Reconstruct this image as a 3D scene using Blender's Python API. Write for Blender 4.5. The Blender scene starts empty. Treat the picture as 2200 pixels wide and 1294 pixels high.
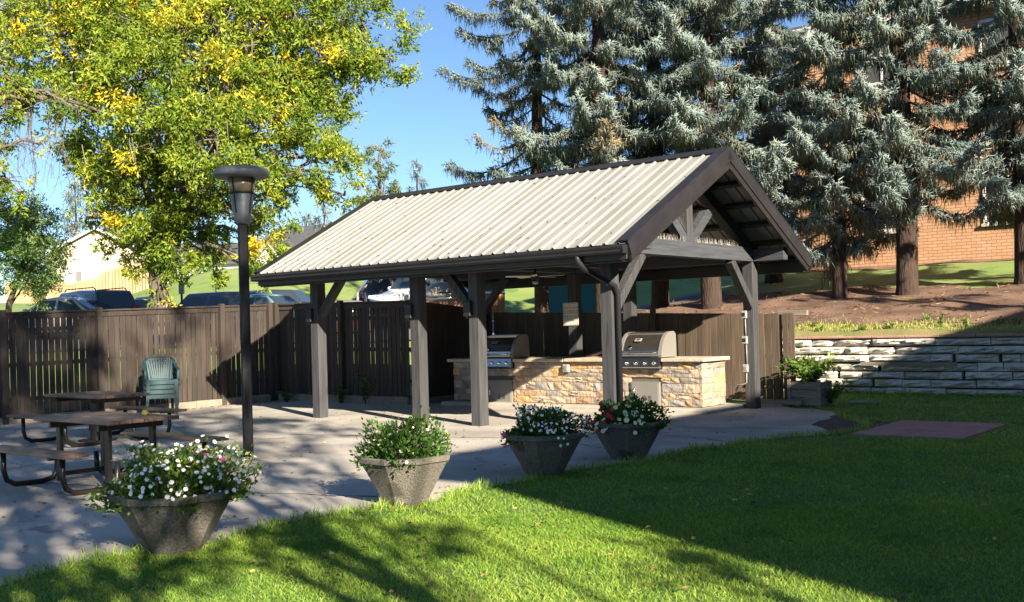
import bpy, math, random
import numpy as np
from mathutils import Vector, Matrix

# ------------------------------------------------------------------ camera, sky, sun, exposure
scene = bpy.context.scene
C = scene.collection
cd = bpy.data.cameras.new('camera'); cam = bpy.data.objects.new('camera', cd); C.objects.link(cam)
cd.sensor_width = 36.0; cd.lens = 36.77; cd.shift_y = 0.0216; cd.clip_end = 2000
cam.matrix_world = Matrix.Translation((0, 0, 1.65)) @ Matrix.Rotation(math.radians(90.25), 4, 'X') @ Matrix.Rotation(-0.0265, 4, 'Z')
scene.camera = cam

SUN_EL = math.radians(24.0)
SUN_H = Vector((0.455, -0.8905, 0)).normalized()          # horizontal direction towards the sun
SUN = (SUN_H * math.cos(SUN_EL) + Vector((0, 0, math.sin(SUN_EL)))).normalized()
world = bpy.data.worlds.new('World'); scene.world = world; world.use_nodes = True
wn = world.node_tree.nodes; wl = world.node_tree.links
bg = wn['Background']; sk = wn.new('ShaderNodeTexSky'); sk.sky_type = 'NISHITA'; sk.sun_disc = False
sk.sun_elevation = SUN_EL; sk.sun_rotation = math.atan2(SUN_H.x, SUN_H.y)
sk.altitude = 1000; sk.air_density = 1.0; sk.dust_density = 0.0; sk.ozone_density = 4.5
wl.new(sk.outputs[0], bg.inputs[0]); bg.inputs[1].default_value = 0.05
sd = bpy.data.lights.new('sun', 'SUN'); sd.energy = 5.0; sd.angle = math.radians(0.53); sd.color = (1.0, 0.88, 0.70)
so = bpy.data.objects.new('sun', sd); C.objects.link(so); so.location = (10, -20, 30)
so.rotation_euler = SUN.to_track_quat('Z', 'Y').to_euler()
scene.view_settings.view_transform = 'Standard'; scene.view_settings.look = 'None'
scene.view_settings.exposure = 1.8; scene.view_settings.gamma = 1.0
scene.view_settings.use_curve_mapping = False
scene.cycles.diffuse_bounces = 1; scene.cycles.max_bounces = 6

# ------------------------------------------------------------------ site frame (the shelter's axes)
YAW = 0.6792
OX, OY = 1.5239, 15.8722
UX = (-math.cos(YAW), math.sin(YAW)); UY = (math.sin(YAW), math.cos(YAW))
ROT = -YAW                        # z rotation of objects whose local X runs towards the near gable
def G(x, y, z=0.0):
    """site coordinates (x along the shelter away from the near gable, y across it) -> world"""
    return (OX + x * UX[0] + y * UY[0], OY + x * UX[1] + y * UY[1], z)
def toloc(X, Y):
    dx = X - OX; dy = Y - OY
    return dx * UX[0] + dy * UX[1], dx * UY[0] + dy * UY[1]
rnd = random.Random(7)

# ------------------------------------------------------------------ materials
def _n(nt, t, **kw):
    n = nt.nodes.new(t)
    for k, v in kw.items():
        setattr(n, k, v)
    return n
def c4(c): return (c[0], c[1], c[2], 1.0)
MATS = {}
def M(name, col, rough=0.6, col2=None, scale=6.0, stretch=(1, 1, 1), bump=0.0, bscale=None, metallic=0.0,
      rv=0.0, ramp=None, spec=0.5, detail=5.0, contrast=(0.35, 0.65), spots=None, transmission=0.0, coat=0.0, bdist=0.02, fac=None, hv=0.0):
    m = bpy.data.materials.new(name); m.use_nodes = True; nt = m.node_tree; L = nt.links
    p = nt.nodes['Principled BSDF']
    p.inputs['Roughness'].default_value = rough; p.inputs['Metallic'].default_value = metallic
    p.inputs['Specular IOR Level'].default_value = spec
    p.inputs['Transmission Weight'].default_value = transmission
    p.inputs['Coat Weight'].default_value = coat
    tc = _n(nt, 'ShaderNodeTexCoord'); oi = _n(nt, 'ShaderNodeObjectInfo')
    sc = _n(nt, 'ShaderNodeVectorMath', operation='MULTIPLY'); sc.inputs[1].default_value = stretch
    mul = _n(nt, 'ShaderNodeMath', operation='MULTIPLY'); mul.inputs[1].default_value = 37.0
    L.new(oi.outputs['Random'], mul.inputs[0])
    add = _n(nt, 'ShaderNodeVectorMath', operation='ADD')
    L.new(tc.outputs['Object'], add.inputs[0]); L.new(mul.outputs[0], add.inputs[1]); L.new(add.outputs[0], sc.inputs[0])
    V = sc.outputs[0]
    base = None
    if ramp is not None:
        cr = _n(nt, 'ShaderNodeValToRGB'); cr.color_ramp.interpolation = 'CONSTANT' if len(ramp) > 3 else 'LINEAR'
        while len(cr.color_ramp.elements) < len(ramp): cr.color_ramp.elements.new(0.5)
        for i, (e, c) in enumerate(zip(cr.color_ramp.elements, ramp)):
            e.position = i / len(ramp); e.color = c4(c)
        L.new(oi.outputs['Random'], cr.inputs[0]); base = cr.outputs[0]
    no = None
    if col2 is not None:
        no = _n(nt, 'ShaderNodeTexNoise'); no.inputs['Scale'].default_value = scale; no.inputs['Detail'].default_value = detail
        L.new(V, no.inputs['Vector'])
        mr = _n(nt, 'ShaderNodeMapRange'); mr.inputs[1].default_value = contrast[0]; mr.inputs[2].default_value = contrast[1]
        L.new(no.outputs['Fac'], mr.inputs[0])
        mx = _n(nt, 'ShaderNodeMix', data_type='RGBA')
        L.new(mr.outputs[0], mx.inputs[0])
        if base is None:
            mx.inputs[6].default_value = c4(col); mx.inputs[7].default_value = c4(col2)
        else:
            mx.blend_type = 'MULTIPLY'; mx.inputs[7].default_value = c4(col2); L.new(base, mx.inputs[6])
        base = mx.outputs[2]
    if spots is not None:                    # (colour, scale, threshold)
        n2 = _n(nt, 'ShaderNodeTexNoise'); n2.inputs['Scale'].default_value = spots[1]; n2.inputs['Detail'].default_value = 6
        L.new(V, n2.inputs['Vector'])
        m2 = _n(nt, 'ShaderNodeMapRange'); m2.inputs[1].default_value = spots[2]; m2.inputs[2].default_value = spots[2] + 0.06
        L.new(n2.outputs['Fac'], m2.inputs[0])
        x2 = _n(nt, 'ShaderNodeMix', data_type='RGBA'); L.new(m2.outputs[0], x2.inputs[0])
        if base is None: x2.inputs[6].default_value = c4(col)
        else: L.new(base, x2.inputs[6])
        x2.inputs[7].default_value = c4(spots[0]); base = x2.outputs[2]
    if rv or hv:
        hs = _n(nt, 'ShaderNodeHueSaturation')
        r1 = _n(nt, 'ShaderNodeMapRange'); r1.inputs[3].default_value = 1 - rv; r1.inputs[4].default_value = 1 + rv
        L.new(oi.outputs['Random'], r1.inputs[0]); L.new(r1.outputs[0], hs.inputs['Value'])
        if base is None: hs.inputs['Color'].default_value = c4(col)
        else: L.new(base, hs.inputs['Color'])
        base = hs.outputs[0]
    if base is None: p.inputs['Base Color'].default_value = c4(col)
    else: L.new(base, p.inputs['Base Color'])
    if bump:
        nb = _n(nt, 'ShaderNodeTexNoise'); nb.inputs['Scale'].default_value = bscale or scale * 3; nb.inputs['Detail'].default_value = 6
        L.new(V, nb.inputs['Vector'])
        b = _n(nt, 'ShaderNodeBump'); b.inputs['Strength'].default_value = bump; b.inputs['Distance'].default_value = bdist
        L.new(nb.outputs['Fac'], b.inputs['Height']); L.new(b.outputs[0], p.inputs['Normal'])
    MATS[name] = m
    return m
def leafmat(name, cols, trans=0.35, rough=0.55):
    """colour read from the per-leaf attribute 'var' (0..1)"""
    m = bpy.data.materials.new(name); m.use_nodes = True; nt = m.node_tree; L = nt.links
    for n in list(nt.nodes): nt.nodes.remove(n)
    out = _n(nt, 'ShaderNodeOutputMaterial')
    at = _n(nt, 'ShaderNodeAttribute', attribute_name='var')
    cr = _n(nt, 'ShaderNodeValToRGB')
    while len(cr.color_ramp.elements) < len(cols): cr.color_ramp.elements.new(0.5)
    for e, (pos, c) in zip(cr.color_ramp.elements, cols): e.position = pos; e.color = c4(c)
    L.new(at.outputs['Fac'], cr.inputs[0])
    p = _n(nt, 'ShaderNodeBsdfPrincipled'); p.inputs['Roughness'].default_value = rough
    p.inputs['Specular IOR Level'].default_value = 0.3
    L.new(cr.outputs[0], p.inputs['Base Color'])
    if trans > 0:
        t = _n(nt, 'ShaderNodeBsdfTranslucent'); L.new(cr.outputs[0], t.inputs['Color'])
        mx = _n(nt, 'ShaderNodeMixShader'); mx.inputs[0].default_value = trans
        L.new(p.outputs[0], mx.inputs[1]); L.new(t.outputs[0], mx.inputs[2]); L.new(mx.outputs[0], out.inputs[0])
    else: L.new(p.outputs[0], out.inputs[0])
    MATS[name] = m
    return m

M('timber', (0.028, 0.029, 0.032), 0.8, (0.055, 0.055, 0.059), 3.0, (8, 8, 0.5), bump=0.25, bscale=9, rv=0.12, spots=((0.018, 0.016, 0.016), 2.6, 0.63))
M('timber_h', (0.031, 0.035, 0.043), 0.8, (0.052, 0.057, 0.068), 3.0, (0.5, 0.5, 8), bump=0.25, bscale=9, rv=0.1)
M('dark_paint', (0.012, 0.011, 0.012), 0.5, (0.018, 0.017, 0.018), 8, bump=0.05)
M('dark_metal', (0.014, 0.014, 0.017), 0.5, (0.021, 0.020, 0.024), 3, bump=0.03, spec=0.3)
M('dark_wood', (0.018, 0.017, 0.017), 0.75, (0.03, 0.028, 0.027), 3, (6, 6, 0.6), bump=0.2)
M('roof_metal', (0.272, 0.268, 0.25), 0.5, (0.205, 0.20, 0.186), 1.3, (3.0, 0.35, 1.0), bump=0.03, spots=((0.25, 0.23, 0.195), 5.0, 0.68), rv=0.05, detail=7)
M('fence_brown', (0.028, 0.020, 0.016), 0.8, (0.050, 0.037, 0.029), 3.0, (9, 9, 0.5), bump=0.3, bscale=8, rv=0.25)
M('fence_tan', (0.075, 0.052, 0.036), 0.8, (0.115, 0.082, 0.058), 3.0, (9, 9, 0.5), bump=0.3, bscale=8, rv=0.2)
M('kerb_conc', (0.19, 0.16, 0.12), 0.9, (0.26, 0.22, 0.17), 5, bump=0.5, bscale=30)
M('pad_conc', (0.40, 0.36, 0.30), 0.9, (0.33, 0.29, 0.24), 4, bump=0.3, bscale=40)
M('veneer', (0.4, 0.3, 0.2), 0.85, (0.72, 0.70, 0.68), 9, bump=0.9, bscale=14, bdist=0.03, rv=0.10,
  ramp=[(0.42, 0.31, 0.21), (0.30, 0.26, 0.22), (0.47, 0.33, 0.20), (0.24, 0.22, 0.20), (0.50, 0.38, 0.26), (0.38, 0.25, 0.16),
        (0.46, 0.36, 0.26), (0.28, 0.26, 0.245), (0.50, 0.31, 0.13), (0.41, 0.32, 0.24)])
M('mortar', (0.10, 0.085, 0.07), 0.95)
M('slab', (0.46, 0.40, 0.31), 0.85, (0.36, 0.30, 0.22), 6, bump=0.5, bscale=18)
M('steel', (0.55, 0.53, 0.50), 0.28, (0.48, 0.46, 0.43), 4, (1, 1, 14), metallic=1.0)
M('steel_dull', (0.22, 0.207, 0.188), 0.45, None, metallic=0.25)
M('grill_dark', (0.035, 0.033, 0.03), 0.3, None, metallic=0.4)
M('hood_steel', (0.07, 0.065, 0.058), 0.3, (0.055, 0.052, 0.047), 4, (1, 1, 10), metallic=0.55)
M('chrome', (0.75, 0.75, 0.75), 0.12, None, metallic=1.0)
M('white_plastic', (0.27, 0.265, 0.255), 0.45)
M('black', (0.012, 0.012, 0.012), 0.5)
M('asphalt', (0.285, 0.26, 0.226), 0.92, (0.44, 0.405, 0.358), 1.1, bump=0.8, bscale=42, bdist=0.012, spots=((0.22, 0.20, 0.18), 1.6, 0.64), detail=8)
M('asphalt_new', (0.035, 0.033, 0.034), 0.9, (0.055, 0.05, 0.05), 6, bump=0.6, bscale=60)
M('lot_asphalt', (0.10, 0.10, 0.105), 0.9, (0.14, 0.14, 0.145), 1.0)
M('red_paver', (0.36, 0.155, 0.14), 0.9, (0.43, 0.215, 0.195), 2.5, bump=0.3, bscale=40, spots=((0.30, 0.18, 0.165), 7, 0.62))
M('soil_grass', (0.055, 0.115, 0.018), 0.95, (0.095, 0.155, 0.032), 3.0, bump=0.6, bscale=30)
M('hill_grass', (0.13, 0.20, 0.040), 0.95, (0.19, 0.24, 0.065), 0.35, bump=0.5, bscale=8, spots=((0.10, 0.17, 0.035), 0.9, 0.60))
M('needles', (0.095, 0.050, 0.032), 0.95, (0.19, 0.115, 0.078), 1.3, bump=0.8, bscale=22, bdist=0.04, detail=8)
M('dry_grass', (0.20, 0.17, 0.07), 0.95, (0.12, 0.14, 0.04), 2.0, bump=0.6, bscale=20)
M('wallstone', (0.44, 0.405, 0.355), 0.9, (0.60, 0.56, 0.50), 5, bump=0.7, bscale=5, bdist=0.06, rv=0.12, spots=((0.30, 0.27, 0.23), 5, 0.62))
M('capstone', (0.30, 0.15, 0.11), 0.9, (0.36, 0.21, 0.165), 4, bump=0.3, rv=0.1)
M('board_grey', (0.15, 0.125, 0.095), 0.85, (0.24, 0.205, 0.165), 3, (0.7, 8, 8), bump=0.3, rv=0.12)
M('table_wood', (0.125, 0.075, 0.055), 0.45, (0.185, 0.118, 0.09), 3, (0.7, 9, 9), bump=0.2, rv=0.15)
M('tube_steel', (0.020, 0.017, 0.016), 0.35, None, metallic=0.2)
M('chair_green', (0.008, 0.038, 0.047), 0.6, (0.010, 0.046, 0.056), 4)
M('lamp_pole', (0.006, 0.006, 0.008), 0.6, (0.012, 0.012, 0.015), 4, (3, 3, 0.4), bump=0.2, spec=0.25)
M('lamp_grey', (0.075, 0.083, 0.10), 0.5, (0.10, 0.108, 0.125), 5)
M('lamp_glass', (0.16, 0.13, 0.085), 0.25)
M('aggregate', (0.105, 0.093, 0.076), 0.9, (0.165, 0.15, 0.127), 60, bump=0.9, bscale=75, bdist=0.015, spots=((0.06, 0.055, 0.045), 3.0, 0.60), detail=2, contrast=(0.42, 0.58))
M('soil', (0.035, 0.024, 0.016), 0.95, (0.06, 0.04, 0.03), 12)
M('bark_ash', (0.155, 0.128, 0.098), 0.95, (0.06, 0.047, 0.036), 6, (3, 3, 0.6), bump=1.0, bscale=7, bdist=0.06)
M('bark_spruce', (0.058, 0.033, 0.023), 0.95, (0.028, 0.018, 0.014), 7, (3, 3, 0.5), bump=1.0, bscale=8, bdist=0.05)
M('twig_grey', (0.26, 0.22, 0.17), 0.9)
M('dark_stem', (0.06, 0.05, 0.04), 0.95)
M('car_glass', (0.03, 0.045, 0.055), 0.08, None, spec=0.8)
M('tyre', (0.02, 0.02, 0.02), 0.8)
M('red_lamp', (0.28, 0.012, 0.010), 0.25)
M('clear_lamp', (0.75, 0.75, 0.72), 0.15)
M('cream', (0.42, 0.375, 0.275), 0.85, (0.40, 0.355, 0.26), 0.4)
M('white_wall', (0.60, 0.58, 0.55), 0.85)
M('shingle_brown', (0.155, 0.115, 0.10), 0.9, (0.20, 0.155, 0.135), 3)
M('shingle_dark', (0.055, 0.055, 0.065), 0.9, (0.075, 0.075, 0.085), 3)
M('shutter', (0.14, 0.14, 0.14), 0.8)
M('cedar', (0.45, 0.25, 0.125), 0.85, (0.52, 0.32, 0.17), 2, (4, 4, 0.5), rv=0.18)
M('molok_wood', (0.50, 0.20, 0.045), 0.6, (0.56, 0.25, 0.07), 2, (6, 6, 0.5), rv=0.12)
M('molok_brown', (0.24, 0.12, 0.085), 0.7, None, rv=0.12)
M('teal_metal', (0.02, 0.22, 0.27), 0.5)
M('pole_metal', (0.06, 0.06, 0.065), 0.5)
M('curtain', (0.42, 0.40, 0.37), 0.9)
M('window_glass', (0.07, 0.075, 0.08), 0.06, None, spec=0.8)
M('sign_face', (0.55, 0.52, 0.45), 0.5, (0.50, 0.47, 0.40), 6)
M('tan_vinyl', (0.50, 0.46, 0.40), 0.8)
M('petal_white', (0.80, 0.80, 0.76), 0.6)
M('petal_yellow', (0.75, 0.66, 0.20), 0.6)
M('petal_pale', (0.78, 0.75, 0.45), 0.6)
M('petal_red', (0.42, 0.018, 0.012), 0.6)
M('petal_pink', (0.62, 0.05, 0.22), 0.6)
M('petal_dark', (0.10, 0.05, 0.02), 0.7)
M('ball_yellow', (0.78, 0.55, 0.10), 0.6)
for n, c in [('paint_grey', (0.16, 0.165, 0.18)), ('paint_blue', (0.10, 0.16, 0.30)), ('paint_dark', (0.07, 0.07, 0.08)),
             ('paint_teal', (0.16, 0.30, 0.36)), ('paint_silver', (0.42, 0.44, 0.47)), ('paint_white', (0.72, 0.74, 0.78)), ('paint_maroon', (0.11, 0.018, 0.02)),
             ('paint_black', (0.035, 0.037, 0.042)), ('paint_skyblue', (0.22, 0.38, 0.52))]:
    M(n, c, 0.25, None, coat=0.6)
leafmat('ash_leaf', [(0.0, (0.045, 0.11, 0.012)), (0.40, (0.215, 0.30, 0.030)), (0.60, (0.40, 0.42, 0.04)), (0.8, (0.70, 0.52, 0.02)), (1.0, (0.55, 0.29, 0.035))], 0.38)
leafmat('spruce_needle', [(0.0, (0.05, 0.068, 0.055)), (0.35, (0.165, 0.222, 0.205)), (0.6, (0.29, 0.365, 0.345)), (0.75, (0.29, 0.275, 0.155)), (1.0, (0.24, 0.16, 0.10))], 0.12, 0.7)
leafmat('shrub_leaf', [(0.0, (0.07, 0.15, 0.045)), (0.6, (0.21, 0.32, 0.10)), (1.0, (0.38, 0.42, 0.08))], 0.3)
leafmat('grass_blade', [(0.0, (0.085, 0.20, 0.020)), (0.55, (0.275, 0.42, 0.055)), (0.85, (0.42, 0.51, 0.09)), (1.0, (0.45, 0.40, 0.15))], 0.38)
leafmat('plant_leaf', [(0.0, (0.025, 0.085, 0.012)), (0.6, (0.085, 0.175, 0.022)), (1.0, (0.27, 0.33, 0.05))], 0.3)
leafmat('litter', [(0.0, (0.10, 0.065, 0.035)), (0.6, (0.30, 0.20, 0.07)), (1.0, (0.50, 0.38, 0.13))], 0.1)
leafmat('far_leaf', [(0.0, (0.07, 0.11, 0.055)), (0.6, (0.19, 0.23, 0.10)), (1.0, (0.35, 0.34, 0.12))], 0.3)

# ------------------------------------------------------------------ mesh helpers
def vec(a): return np.array(a, float)
def frame(d, up=(0, 0, 1)):
    d = vec(d); d = d / np.linalg.norm(d); u = vec(up)
    s = np.cross(d, u)
    if np.linalg.norm(s) < 1e-4: s = np.cross(d, vec((1, 0, 0)))
    s /= np.linalg.norm(s); u = np.cross(s, d)
    return d, s, u
class MB:
    def __init__(s): s.v = []; s.f = []; s.m = []; s.mi = 0
    def add(s, vs, fs):
        o = len(s.v); s.v += [tuple(float(c) for c in p) for p in vs]
        for f in fs: s.f.append(tuple(i + o for i in f)); s.m.append(s.mi)
        return s
    def box(s, a, b, ch=0.0):
        x0, x1 = sorted((a[0], b[0])); y0, y1 = sorted((a[1], b[1])); z0, z1 = sorted((a[2], b[2]))
        if ch <= 0:
            return s.add([(x0, y0, z0), (x1, y0, z0), (x1, y1, z0), (x0, y1, z0), (x0, y0, z1), (x1, y0, z1), (x1, y1, z1), (x0, y1, z1)],
                         [(0, 3, 2, 1), (4, 5, 6, 7), (0, 1, 5, 4), (1, 2, 6, 5), (2, 3, 7, 6), (3, 0, 4, 7)])
        c = min(ch, (x1 - x0) * .45, (y1 - y0) * .45, (z1 - z0) * .45)
        vs = []; idx = {}
        X = (x0, x1); Y = (y0, y1); Z = (z0, z1); sg = (1, -1)
        for i in (0, 1):
            for j in (0, 1):
                for k in (0, 1):
                    for ax in range(3):
                        p = [X[i] + sg[i] * c, Y[j] + sg[j] * c, Z[k] + sg[k] * c]
                        p[ax] = (X[i], Y[j], Z[k])[ax]
                        idx[(i, j, k, ax)] = len(vs); vs.append(p)
        fs = []
        def q(l): fs.append(tuple(idx[t] for t in l))
        for k in (0, 1):
            l = [(0, 0), (1, 0), (1, 1), (0, 1)]
            if k == 0: l = l[::-1]
            q([(a, b, k, 2) for a, b in l]); q([(k, a, b, 0) for a, b in l]); q([(b, k, a, 1) for a, b in l])
        for a in (0, 1):
            for b in (0, 1):
                fl = (a == b)
                def e(l): q(l if fl else l[::-1])
                e([(0, a, b, 1), (1, a, b, 1), (1, a, b, 2), (0, a, b, 2)][::(-1 if True else 1)])
                e([(b, 0, a, 2), (b, 1, a, 2), (b, 1, a, 0), (b, 0, a, 0)][::-1])
                e([(a, b, 0, 0), (a, b, 1, 0), (a, b, 1, 1), (a, b, 0, 1)][::-1])
        for i in (0, 1):
            for j in (0, 1):
                for k in (0, 1):
                    l = [(i, j, k, 0), (i, j, k, 1), (i, j, k, 2)]
                    q(l if (i + j + k) % 2 else l[::-1])
        return s.add(vs, fs)
    def beam(s, p0, p1, w, t, up=(0, 0, 1), ch=0.0):
        """rectangular bar from p0 to p1: w sideways, t along up"""
        d, sd, u = frame(vec(p1) - vec(p0), up); Ln = np.linalg.norm(vec(p1) - vec(p0))
        b = MB().box((0, -w / 2, -t / 2), (Ln, w / 2, t / 2), ch)
        p0 = vec(p0)
        return s.add([p0 + d * x - sd * y + u * z for x, y, z in b.v], b.f)
    def tube(s, pts, r, n=8, cap=True):
        pts = [vec(p) for p in pts]; rs = r if isinstance(r, (list, tuple)) else [r] * len(pts)
        rings = []; up = None; vs = []; fs = []
        for i, p in enumerate(pts):
            d = (pts[min(i + 1, len(pts) - 1)] - pts[max(i - 1, 0)])
            if up is None: _, sd, u = frame(d)
            else: _, sd, u = frame(d, up)
            up = u
            for k in range(n):
                a = 2 * math.pi * k / n
                vs.append(p + rs[i] * (math.cos(a) * sd + math.sin(a) * u))
        for i in range(len(pts) - 1):
            for k in range(n):
                fs.append((i * n + k, i * n + (k + 1) % n, (i + 1) * n + (k + 1) % n, (i + 1) * n + k))
        if cap: fs.append(tuple(range(n))[::-1]); fs.append(tuple((len(pts) - 1) * n + k for k in range(n)))
        return s.add(vs, fs)
    def lathe(s, prof, n=16, c=(0, 0, 0), rot=0.0):
        vs = []; fs = []
        for r, z in prof:
            for k in range(n):
                a = 2 * math.pi * k / n + rot; vs.append((c[0] + r * math.cos(a), c[1] + r * math.sin(a), c[2] + z))
        for i in range(len(prof) - 1):
            for k in range(n):
                fs.append((i * n + k, i * n + (k + 1) % n, (i + 1) * n + (k + 1) % n, (i + 1) * n + k))
        if prof[0][0] > 1e-5: fs.append(tuple(range(n))[::-1])
        if prof[-1][0] > 1e-5: fs.append(tuple((len(prof) - 1) * n + k for k in range(n)))
        return s.add(vs, fs)
    def prism(s, poly, a, b, axis=1):
        """polygon (2-D) swept from a to b along an axis (0 x, 1 y, 2 z)"""
        n = len(poly); vs = []
        for t in (a, b):
            for p in poly:
                q = [0, 0, 0]; o = [i for i in range(3) if i != axis]
                q[o[0]] = p[0]; q[o[1]] = p[1]; q[axis] = t; vs.append(q)
        fs = [tuple(range(n)), tuple(range(n, 2 * n))[::-1]] + [(i, i + n, (i + 1) % n + n, (i + 1) % n) for i in range(n)]
        return s.add(vs, fs)
    def sheet(s, poly, z):
        return s.add([(p[0], p[1], z) for p in poly], [tuple(range(len(poly)))])
    def mesh(s, name, mats, smooth=False):
        me = bpy.data.meshes.new(name); me.from_pydata(s.v, [], s.f)
        for m in (mats if isinstance(mats, (list, tuple)) else [mats]): me.materials.append(MATS[m])
        if any(s.m): me.polygons.foreach_set('material_index', s.m)
        if smooth: me.polygons.foreach_set('use_smooth', [True] * len(me.polygons))
        import bmesh
        b = bmesh.new(); b.from_mesh(me); bmesh.ops.recalc_face_normals(b, faces=b.faces); b.to_mesh(me); b.free()
        me.update(); return me
    def build(s, name, mats, parent=None, smooth=False, loc=None, rz=0.0):
        o = bpy.data.objects.new(name, s.mesh(name, mats, smooth)); C.objects.link(o)
        if smooth == 'auto':
            for p in o.data.polygons: p.use_smooth = True
        if parent is not None: o.parent = parent
        if loc is not None: o.location = loc
        if rz: o.rotation_euler[2] = rz
        return o
def place(name, me, parent, loc=(0, 0, 0), rot=(0, 0, 0), scale=(1, 1, 1)):
    o = bpy.data.objects.new(name, me); C.objects.link(o); o.parent = parent
    o.location = loc; o.rotation_euler = rot; o.scale = scale; return o
def tag(o, label=None, cat=None, group=None, kind=None):
    if label: o['label'] = label
    if cat: o['category'] = cat
    if group: o['group'] = group
    if kind: o['kind'] = kind
    return o
def thing(name, label, cat, loc=(0, 0, 0), rz=0.0, group=None):
    o = bpy.data.objects.new(name, None); o.empty_display_size = 0.1; C.objects.link(o)
    o.location = loc; o.rotation_euler[2] = rz
    return tag(o, label, cat, group)
def copy_tree(o, parent=None):
    c = o.copy(); C.objects.link(c); c.parent = parent
    for ch in list(o.children): copy_tree(ch, c)
    return c
def np_mesh(name, V, F, var, mat, parent=None, k=4):
    """fast mesh from arrays: V (n,3), F (m,k), var per vertex"""
    me = bpy.data.meshes.new(name); n = len(V); m = len(F)
    me.vertices.add(n); me.vertices.foreach_set('co', np.asarray(V, np.float32).ravel())
    me.loops.add(m * k); me.loops.foreach_set('vertex_index', np.asarray(F, np.int32).ravel())
    me.polygons.add(m); me.polygons.foreach_set('loop_start', np.arange(0, m * k, k, dtype=np.int32))
    me.polygons.foreach_set('loop_total', np.full(m, k, np.int32))
    if var is not None:
        a = me.attributes.new('var', 'FLOAT', 'POINT'); a.data.foreach_set('value', np.asarray(var, np.float32))
    me.materials.append(MATS[mat]); me.update(calc_edges=True); me.validate()
    o = bpy.data.objects.new(name, me); C.objects.link(o)
    if parent is not None: o.parent = parent
    return o
def unit(a): return a / np.maximum(np.linalg.norm(a, axis=-1, keepdims=True), 1e-9)
def leaf_arrays(P, D, L, W, var, rng, up=None):
    n = len(P); D = unit(D)
    R = rng.normal(size=(n, 3)) if up is None else up + rng.normal(size=(n, 3)) * .45
    S = unit(np.cross(D, R)); N = np.cross(S, D)
    L = L[:, None]; W = W[:, None]
    V = np.stack([P, P + D * L * .45 + S * W + N * L * .06, P + D * L - N * L * .10, P + D * L * .45 - S * W + N * L * .06], 1).reshape(-1, 3)
    F = np.arange(4 * n).reshape(n, 4)
    return V, F, np.repeat(var, 4)
def spindle_arrays(P, D, L, R, var, rng):
    n = len(P); D = unit(D); S = unit(np.cross(D, rng.normal(size=(n, 3)))); T = np.cross(D, S)
    L = L[:, None]; R = R[:, None]; m = P + D * L * .12; vs = []
    for k in range(3):
        a = 2 * math.pi * k / 3; vs.append(m + R * (math.cos(a) * S + math.sin(a) * T))
    vs.append(P + D * L)
    V = np.stack(vs, 1).reshape(-1, 3)
    b = np.array([(3, 0, 1), (3, 1, 2), (3, 2, 0)])
    F = (b[None] + 4 * np.arange(n)[:, None, None]).reshape(-1, 3)
    v4 = np.stack([var - .04, var - .04, var - .04, var + .05], 1).reshape(-1)
    return V, F, np.clip(v4, 0, 1)
def inpoly(x, y, poly):
    x = np.asarray(x); y = np.asarray(y); r = np.zeros(x.shape, bool); n = len(poly)
    for i in range(n):
        x0, y0 = poly[i]; x1, y1 = poly[(i + 1) % n]
        if y0 == y1: continue
        c = ((y0 > y) != (y1 > y)) & (x < (x1 - x0) * (y - y0) / (y1 - y0) + x0)
        r ^= c
    return r
# ------------------------------------------------------------------ terrain
def lerp_tab(t, tab):
    return np.interp(t, [a for a, _ in tab], [b for _, b in tab])
def sstep(a, b, t):
    t = np.clip((t - a) / (b - a), 0, 1); return t * t * (3 - 2 * t)
def terrain(x, y):
    """ground height at site coordinates"""
    x = np.asarray(x, float); y = np.asarray(y, float)
    Yw = OY + x * UX[1] + y * UY[1]; Xw = OX + x * UX[0] + y * UY[0]
    z_r = lerp_tab(Yw, [(26, .15), (35, 1.6), (50, 1.9), (66, 6.0), (110, 6.4), (170, 8.0), (400, 9.0)])
    z_l = lerp_tab(Yw, [(26, .15), (35, 1.6), (50, 1.9), (66, 3.7), (105, 5.5), (170, 7.5), (400, 9.0)])
    sx = sstep(-.43, -.25, Xw / np.maximum(Yw, 1)); zl = z_l * (1 - sx) + z_r * sx
    zr = lerp_tab(y, [(6.2, .10), (9.4, 1.27), (21.8, 3.38), (40, 3.6), (300, 4.0)])
    w = sstep(7, 14, x)
    z = zr * (1 - w) + zl * w
    far = sstep(42, 62, Yw); z = z * (1 - far) + np.maximum(z, zl) * far
    yard = (x < 12.1) & (y < np.where(x < 7.6, 6.15, 3.4))
    right = (x < 1.6) & (y < 9.46)
    z = np.where(yard | right | (Yw < 20) & (x >= 12.1), 0.0, z)
    step = (x < 1.6) & (y >= 9.46) & (y < 9.7)
    z = np.where(step, 0.0 + 1.27 * (y - 9.46) / .24, z)
    bumps = .05 * np.sin(x * .9 + 1.3) * np.sin(y * .7) + .03 * np.sin(x * 2.1 + y * 1.7)
    return z + np.where(z > .8, bumps, 0) - np.where(z == 0, 0.0, 0.0)
def lines(*segs):
    r = []
    for a, b, s in segs: r += list(np.arange(a, b, s))
    return np.array(sorted(set(np.round(r, 3))))
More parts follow.
